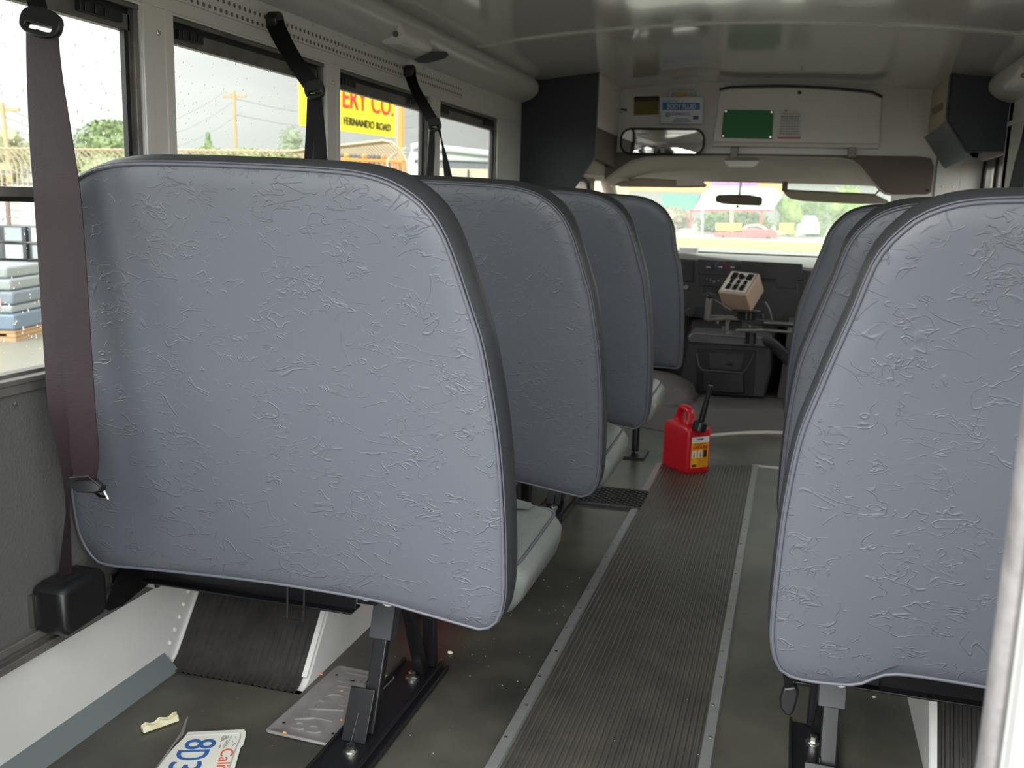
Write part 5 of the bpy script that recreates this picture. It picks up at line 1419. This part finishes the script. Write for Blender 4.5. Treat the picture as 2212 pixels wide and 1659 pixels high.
# yard seen through the lower pane: siding wall, battery crates, wrapped pallet
sw0, sw1 = atd(-160, 430, 22), atd(160, 430, 19.5)
t = thing('siding_wall', (sw0.x, sw0.y, GZ), 'white horizontally ribbed yard wall behind the stacked crates', 'wall')
mb = MB(); nseg = 22; z1_ = 1.02; dd = sw1-sw0; dd.z = 0; nn = Vector((dd.y, -dd.x, 0)).normalized()
if nn.dot(CAMP-sw0) < 0: nn = -nn
rows_ = []
z_ = GZ
while z_ < z1_:
    for dz_, h_ in ((0, 0), (.10, 0), (.115, .03), (.135, .03)): rows_.append((z_+dz_, h_))
    z_ += .15
vs = []
for z_, h_ in rows_: vs += [Vector((sw0.x, sw0.y, z_))+nn*h_, Vector((sw1.x, sw1.y, z_))+nn*h_]
mb.add(vs, [(2*i, 2*i+1, 2*i+3, 2*i+2) for i in range(len(rows_)-1)])
obj('siding', mb, mat('siding_white', (180, 184, 176), .5), t, smooth=0)
p = atd(17, 450, 20.3); obj('downpipe', MB().cyl((p.x, p.y, GZ), (p.x, p.y, 1.1), .05, n=8), mat('pipe_brown', (110, 92, 84), .6), t)
g0 = atz(60, 636, GZ); Dg = fwd(g0)
ru = Vector((CR.x, CR.y, 0)).normalized(); fu = Vector((CF.x, CF.y, 0)).normalized()
CBL = mat('crate_black', (44, 46, 50), .5); CWH = mat('crate_white', (168, 174, 172), .5); CGR = mat('crate_grey', (128, 134, 136), .5)
names = ['bottom', 'second', 'third', 'topmost']
random.seed(3)
for col in range(5):
    for r in range(4):
        c = g0 + ru*((col-2.9)*.42) + fu*(.05*(col % 2)); z0 = GZ + r*.285
        t = thing('battery_crate', (c.x, c.y, z0), '%s black battery crate in the %s stack from the left by the yard wall' % (names[r], ['first', 'second', 'third', 'fourth', 'fifth'][col]), 'crate', 'stacked battery crates in the yard')
        mb = MB(); mb.pbox(Vector((c.x, c.y, z0+.01)), ru*.40, fu*.45, (0, 0, .26)); obj('crate', mb, CBL if (r+col) % 3 else mat('crate_char', (66, 68, 72), .5), t, bev=.01)
        if r >= 2 or (col+r) % 2 == 0:
            mb = MB(); hh = .22 if r >= 2 else .10; mb.pbox(Vector((c.x, c.y, z0+.03))+ru*.06-fu*.012, ru*(.28 if r >= 2 else .2), fu*.012, (0, 0, hh)); obj('white_label', mb, CWH if (col+r) % 2 == 0 else CGR, t)
        if r == 0 and col == 3:
            mb = MB(); mb.pbox(Vector((c.x, c.y, z0+.06))+ru*.12-fu*.014, ru*.16, fu*.014, (0, 0, .10)); obj('yellow_label', mb, mat('label_yellow', (236, 200, 20), .5), t)
g1 = atz(34, 738, GZ)
t = thing('wrapped_pallet', tuple(g1), 'shrink-wrapped blue grey pallet load with yellow corners at the left edge', 'pallet')
mb = MB(); mb.pbox(g1 + Vector((0, 0, .0)), -ru*1.1, fu*.9, (0, 0, .05)); mb.pbox(g1 + Vector((0, 0, .09)), -ru*1.1, fu*.9, (0, 0, .03)); mb.pbox(g1+Vector((0, 0, .04)), -ru*.1, fu*.9, (0, 0, .06)); obj('pallet_boards', mb, mat('pallet_wood', (150, 120, 86), .8), t)
WR = [mat('wrap_blue', (92, 106, 120), .3, bump=(14, .6)), mat('wrap_pale', (124, 130, 130), .3, bump=(14, .6)), mat('wrap_grey', (102, 110, 118), .3, bump=(14, .6))]
for k, (z0, z1_, m_) in enumerate(((.12, .32, WR[0]), (.32, .42, WR[1]), (.42, .58, WR[2]), (.58, .72, WR[1]), (.72, .86, WR[1]))):
    mb = MB(); mb.pbox(g1 + Vector((0, 0, z0)) - ru*(.02*(k % 2)+(.05 if k == 4 else 0)), -ru*1.05, fu*.85, (0, 0, z1_-z0-.004)); obj('wrapped_layer', mb, m_, t, bev=.03, segs=3)
mb = MB(); mb.pbox(g1 - ru*.21 - fu*.02 + Vector((0, 0, .12)), -ru*.2, fu*.04, (0, 0, .24)); mb.pbox(g1 - ru*.16 - fu*.02 + Vector((0, 0, .52)), -ru*.2, fu*.04, (0, 0, .20)); obj('yellow_corner', mb, mat('label_yellow', (236, 200, 20), .5), t, bev=.01)
mb = MB(); mb.pbox(g1 - ru*.14 - fu*.012 + Vector((0, 0, .40)), -ru*.10, fu*.014, (0, 0, .09)); obj('pink_label', mb, mat('label_pink', (212, 150, 150), .5), t)

# --- ahead of the windshield
GF = 'green trees across the road'
LB = leafmat('leaf_front', (80, 108, 54), (134, 150, 76)); LB2 = leafmat('leaf_front2', (60, 84, 50), (104, 124, 68))
for k, (a, b, c, d, D, lab) in enumerate(((1675, 412, 1735, 520, 72, 'leafy tree right of the white canopy across the road'), (1722, 418, 1800, 520, 74, 'second leafy tree right of the canopy, left of the tall right tree'), (1785, 400, 1875, 520, 76, 'tall dark green tree behind the lowered visor across the road'))):
    tree(lab, a, b, c, d, D, LB if k != 1 else LB2, GF, nb=26, dens=1.3)
tree('dark hedge behind the red pickup, under the canopy', 1505, 452, 1675, 520, 80, LB2, GF, nb=40, dens=1.5, cat='bush')
tree('hedge at the left edge of the windshield across the road', 1400, 448, 1500, 520, 78, leafmat('leaf_warm', (104, 94, 74), (130, 120, 94)), GF, nb=30, cat='bush')
def fq(nm, pts, D, m_, lab, cat, th=.4):
    o = obj(nm, MB().prism([atd(a, b, D) for a, b in pts], Vector((0, th, 0))), m_, smooth=0); tag(o, lab, cat); return o
t = thing('canopy', tuple(atd(1585, 500, 70)), 'white peaked canopy with red edge and posts across the road', 'canopy')
def fp_(pts, D, th=.3): return MB().prism([atd(a, b, D) for a, b in pts], Vector((0, th, 0)))
mb = fp_([(1498, 453), (1530, 406), (1672, 404), (1690, 420), (1668, 454)], 70, 6); obj('roof', mb, mat('canopy_white', (180, 184, 176), .6), t)
mb = fp_([(1490, 452), (1668, 452), (1668, 457), (1490, 457)], 69.8, .1); obj('red_edge', mb, mat('canopy_red', (176, 36, 44), .5), t)
for px, py in ((1492, 512), (1645, 512)):
    obj('post', fp_([(px-2, 453), (px+2, 453), (px+2, py), (px-2, py)], 69.8, .15), mat('canopy_red', (204, 60, 66), .5), t)
fq('storefront', [(1300, 382), (1562, 390), (1700, 398), (1700, 418), (1560, 416), (1300, 412)], 90, mat('store_orange', (176, 124, 72), .6), 'long orange fascia of a store across the road', 'building', 3)
fq('store_awning', [(1430, 418), (1512, 420), (1500, 452), (1430, 450)], 86, mat('awning_teal', (54, 112, 98), .6), 'teal awning below the orange fascia across the road', 'awning', 1)
fq('banner', [(1536, 394), (1637, 396), (1637, 403), (1536, 401)], 84, mat('banner_purple', (120, 96, 214), .5), 'purple banner strip high above the canopy across the road', 'banner', .1)
fq('lamp_post', [(1515, 418), (1519, 418), (1519, 517), (1515, 517)], 66, mat('post_grey', (150, 146, 140), .6), 'slim grey post left of the canopy beside the road', 'post', .25)
fq('lamp_post', [(1578, 440), (1583, 440), (1584, 500), (1577, 500)], 67, mat('post_tan', (206, 176, 110), .6), 'slim tan post under the canopy behind the red pickup', 'post', .25)
t = thing('pickup_truck', tuple(atd(1610, 515, 63)), 'red pickup truck with an arched pale cab parked across the road', 'pickup')
PR = mat('pickup_red', (160, 34, 40), .35)
obj('body', fp_([(1543, 503), (1605, 503), (1605, 496), (1660, 496), (1676, 502), (1682, 514), (1543, 514)], 64, 1.8), PR, t)
obj('cab', fp_([(1604, 503), (1604, 492), (1612, 486), (1636, 484), (1650, 490), (1668, 503), (1660, 503), (1644, 491), (1632, 488), (1614, 490), (1610, 503)], 64.1, 1.6), mat('pickup_pink', (190, 130, 124), .35), t)
obj('windows', fp_([(1610, 502), (1613, 490), (1632, 488), (1644, 492), (1658, 502)], 64.4, 1.2), mat('pickup_glass', (120, 140, 132), .2), t)
for px in (1562, 1660): 
    c = atd(px, 514, 63.8); obj('wheel', MB().cyl((c.x, c.y, c.z), (c.x, c.y+.2, c.z), .16, n=16), GASK, t)
for a, b, c, d, lab in ((1546, 482, 1602, 498, 'yellow sign board behind the bed of the red pickup'), (1684, 482, 1714, 504, 'yellow sign board right of the red pickup')):
    fq('yellow_board', [(a, c+b-c, ) if False else (a, b), (c, b), (c, d), (a, d)], 66, mat('board_yellow', (196, 156, 50), .6), lab, 'board', .1)
for a, b, c, d, lab in ((1455, 495, 1500, 516, 'pale car at the left of the windshield across the road'), (1722, 466, 1770, 505, 'white van behind the trees right of the red pickup')):
    t = thing('car', tuple(atd((a+c)/2, d, 68)), lab, 'car')
    obj('body', fp_([(a, d), (a, (b+d)/2), (a+8, (b+d)/2-3), (a+14, b), (c-8, b), (c, (b+d)/2), (c, d)], 68, 1.8), mat('car_pale', (140, 158, 150), .3), t)
    obj('windows', fp_([(a+13, (b+d)/2-3), (a+16, b+3), (c-9, b+3), (c-4, (b+d)/2-3)], 67.95, .1), mat('pickup_glass', (120, 140, 132), .2), t)
# grounds behind and pale building outside the driver's door window
fq('yard_building', [(1200, 330), (1300, 330), (1300, 520), (1200, 520)], 30, mat('yard_tan', (226, 180, 132), .7), 'tan building seen through the cab side window left of the windshield', 'building', 5)

# ================================================================ LIGHT
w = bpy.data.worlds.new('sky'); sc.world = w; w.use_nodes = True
nt = w.node_tree; N = nt.nodes; L = nt.links; bg = N['Background']
tc = N.new('ShaderNodeTexCoord'); sp = N.new('ShaderNodeSeparateXYZ'); L.new(tc.outputs['Generated'], sp.inputs[0])
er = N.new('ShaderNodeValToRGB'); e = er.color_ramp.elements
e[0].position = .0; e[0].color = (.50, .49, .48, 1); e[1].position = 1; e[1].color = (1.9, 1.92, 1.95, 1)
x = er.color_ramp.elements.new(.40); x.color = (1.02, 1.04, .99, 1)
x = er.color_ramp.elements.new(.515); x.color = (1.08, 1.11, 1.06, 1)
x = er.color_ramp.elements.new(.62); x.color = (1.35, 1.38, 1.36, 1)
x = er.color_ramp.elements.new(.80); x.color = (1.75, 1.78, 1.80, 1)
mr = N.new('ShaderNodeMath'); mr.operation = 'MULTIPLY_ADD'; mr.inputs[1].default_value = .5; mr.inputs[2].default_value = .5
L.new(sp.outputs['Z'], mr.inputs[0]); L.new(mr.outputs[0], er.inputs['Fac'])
nz = N.new('ShaderNodeTexNoise'); nz.inputs['Scale'].default_value = 3.2; nz.inputs['Detail'].default_value = 4
mp = N.new('ShaderNodeMapping'); mp.inputs['Scale'].default_value = (1, 1, 3.5); L.new(tc.outputs['Generated'], mp.inputs[0]); L.new(mp.outputs[0], nz.inputs['Vector'])
cr_ = N.new('ShaderNodeMapRange'); cr_.inputs['From Min'].default_value = .3; cr_.inputs['From Max'].default_value = .7; cr_.inputs['To Min'].default_value = .86; cr_.inputs['To Max'].default_value = 1.1
L.new(nz.outputs['Fac'], cr_.inputs['Value'])
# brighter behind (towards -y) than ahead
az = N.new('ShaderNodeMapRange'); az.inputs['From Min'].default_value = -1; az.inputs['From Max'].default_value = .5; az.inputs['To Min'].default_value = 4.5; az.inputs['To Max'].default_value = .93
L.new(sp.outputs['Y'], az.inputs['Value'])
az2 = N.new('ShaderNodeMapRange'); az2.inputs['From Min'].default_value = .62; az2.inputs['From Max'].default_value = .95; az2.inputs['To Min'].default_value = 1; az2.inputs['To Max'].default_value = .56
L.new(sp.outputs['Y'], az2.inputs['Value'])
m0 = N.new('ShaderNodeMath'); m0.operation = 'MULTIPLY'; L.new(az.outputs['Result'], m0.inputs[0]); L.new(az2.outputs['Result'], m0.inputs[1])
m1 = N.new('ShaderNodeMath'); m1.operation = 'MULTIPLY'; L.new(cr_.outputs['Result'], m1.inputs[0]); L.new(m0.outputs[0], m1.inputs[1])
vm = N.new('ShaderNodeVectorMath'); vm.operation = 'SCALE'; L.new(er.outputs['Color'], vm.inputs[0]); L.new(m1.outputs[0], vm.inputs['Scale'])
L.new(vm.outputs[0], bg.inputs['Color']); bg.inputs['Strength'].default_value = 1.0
sun = bpy.data.lights.new('soft_sun', 'SUN'); sun.energy = .3; sun.angle = math.radians(50); sun.color = (1, .985, .95)
so = bpy.data.objects.new('soft_sun', sun); COL.objects.link(so)
dirv = Vector((.25, .80, -.62)).normalized(); so.rotation_euler = dirv.to_track_quat('-Z', 'Y').to_euler()
vs_ = sc.view_settings; vs_.view_transform = 'Standard'; vs_.look = 'None'; vs_.gamma = 1; vs_.exposure = 0.42; vs_.use_curve_mapping = False
sc.render.film_transparent = False
cy = sc.cycles
cy.max_bounces = 10; cy.diffuse_bounces = 5; cy.glossy_bounces = 4; cy.transmission_bounces = 6; cy.transparent_max_bounces = 24
cy.use_denoising = True; cy.sample_clamp_indirect = 6; cy.caustics_reflective = False; cy.caustics_refractive = False
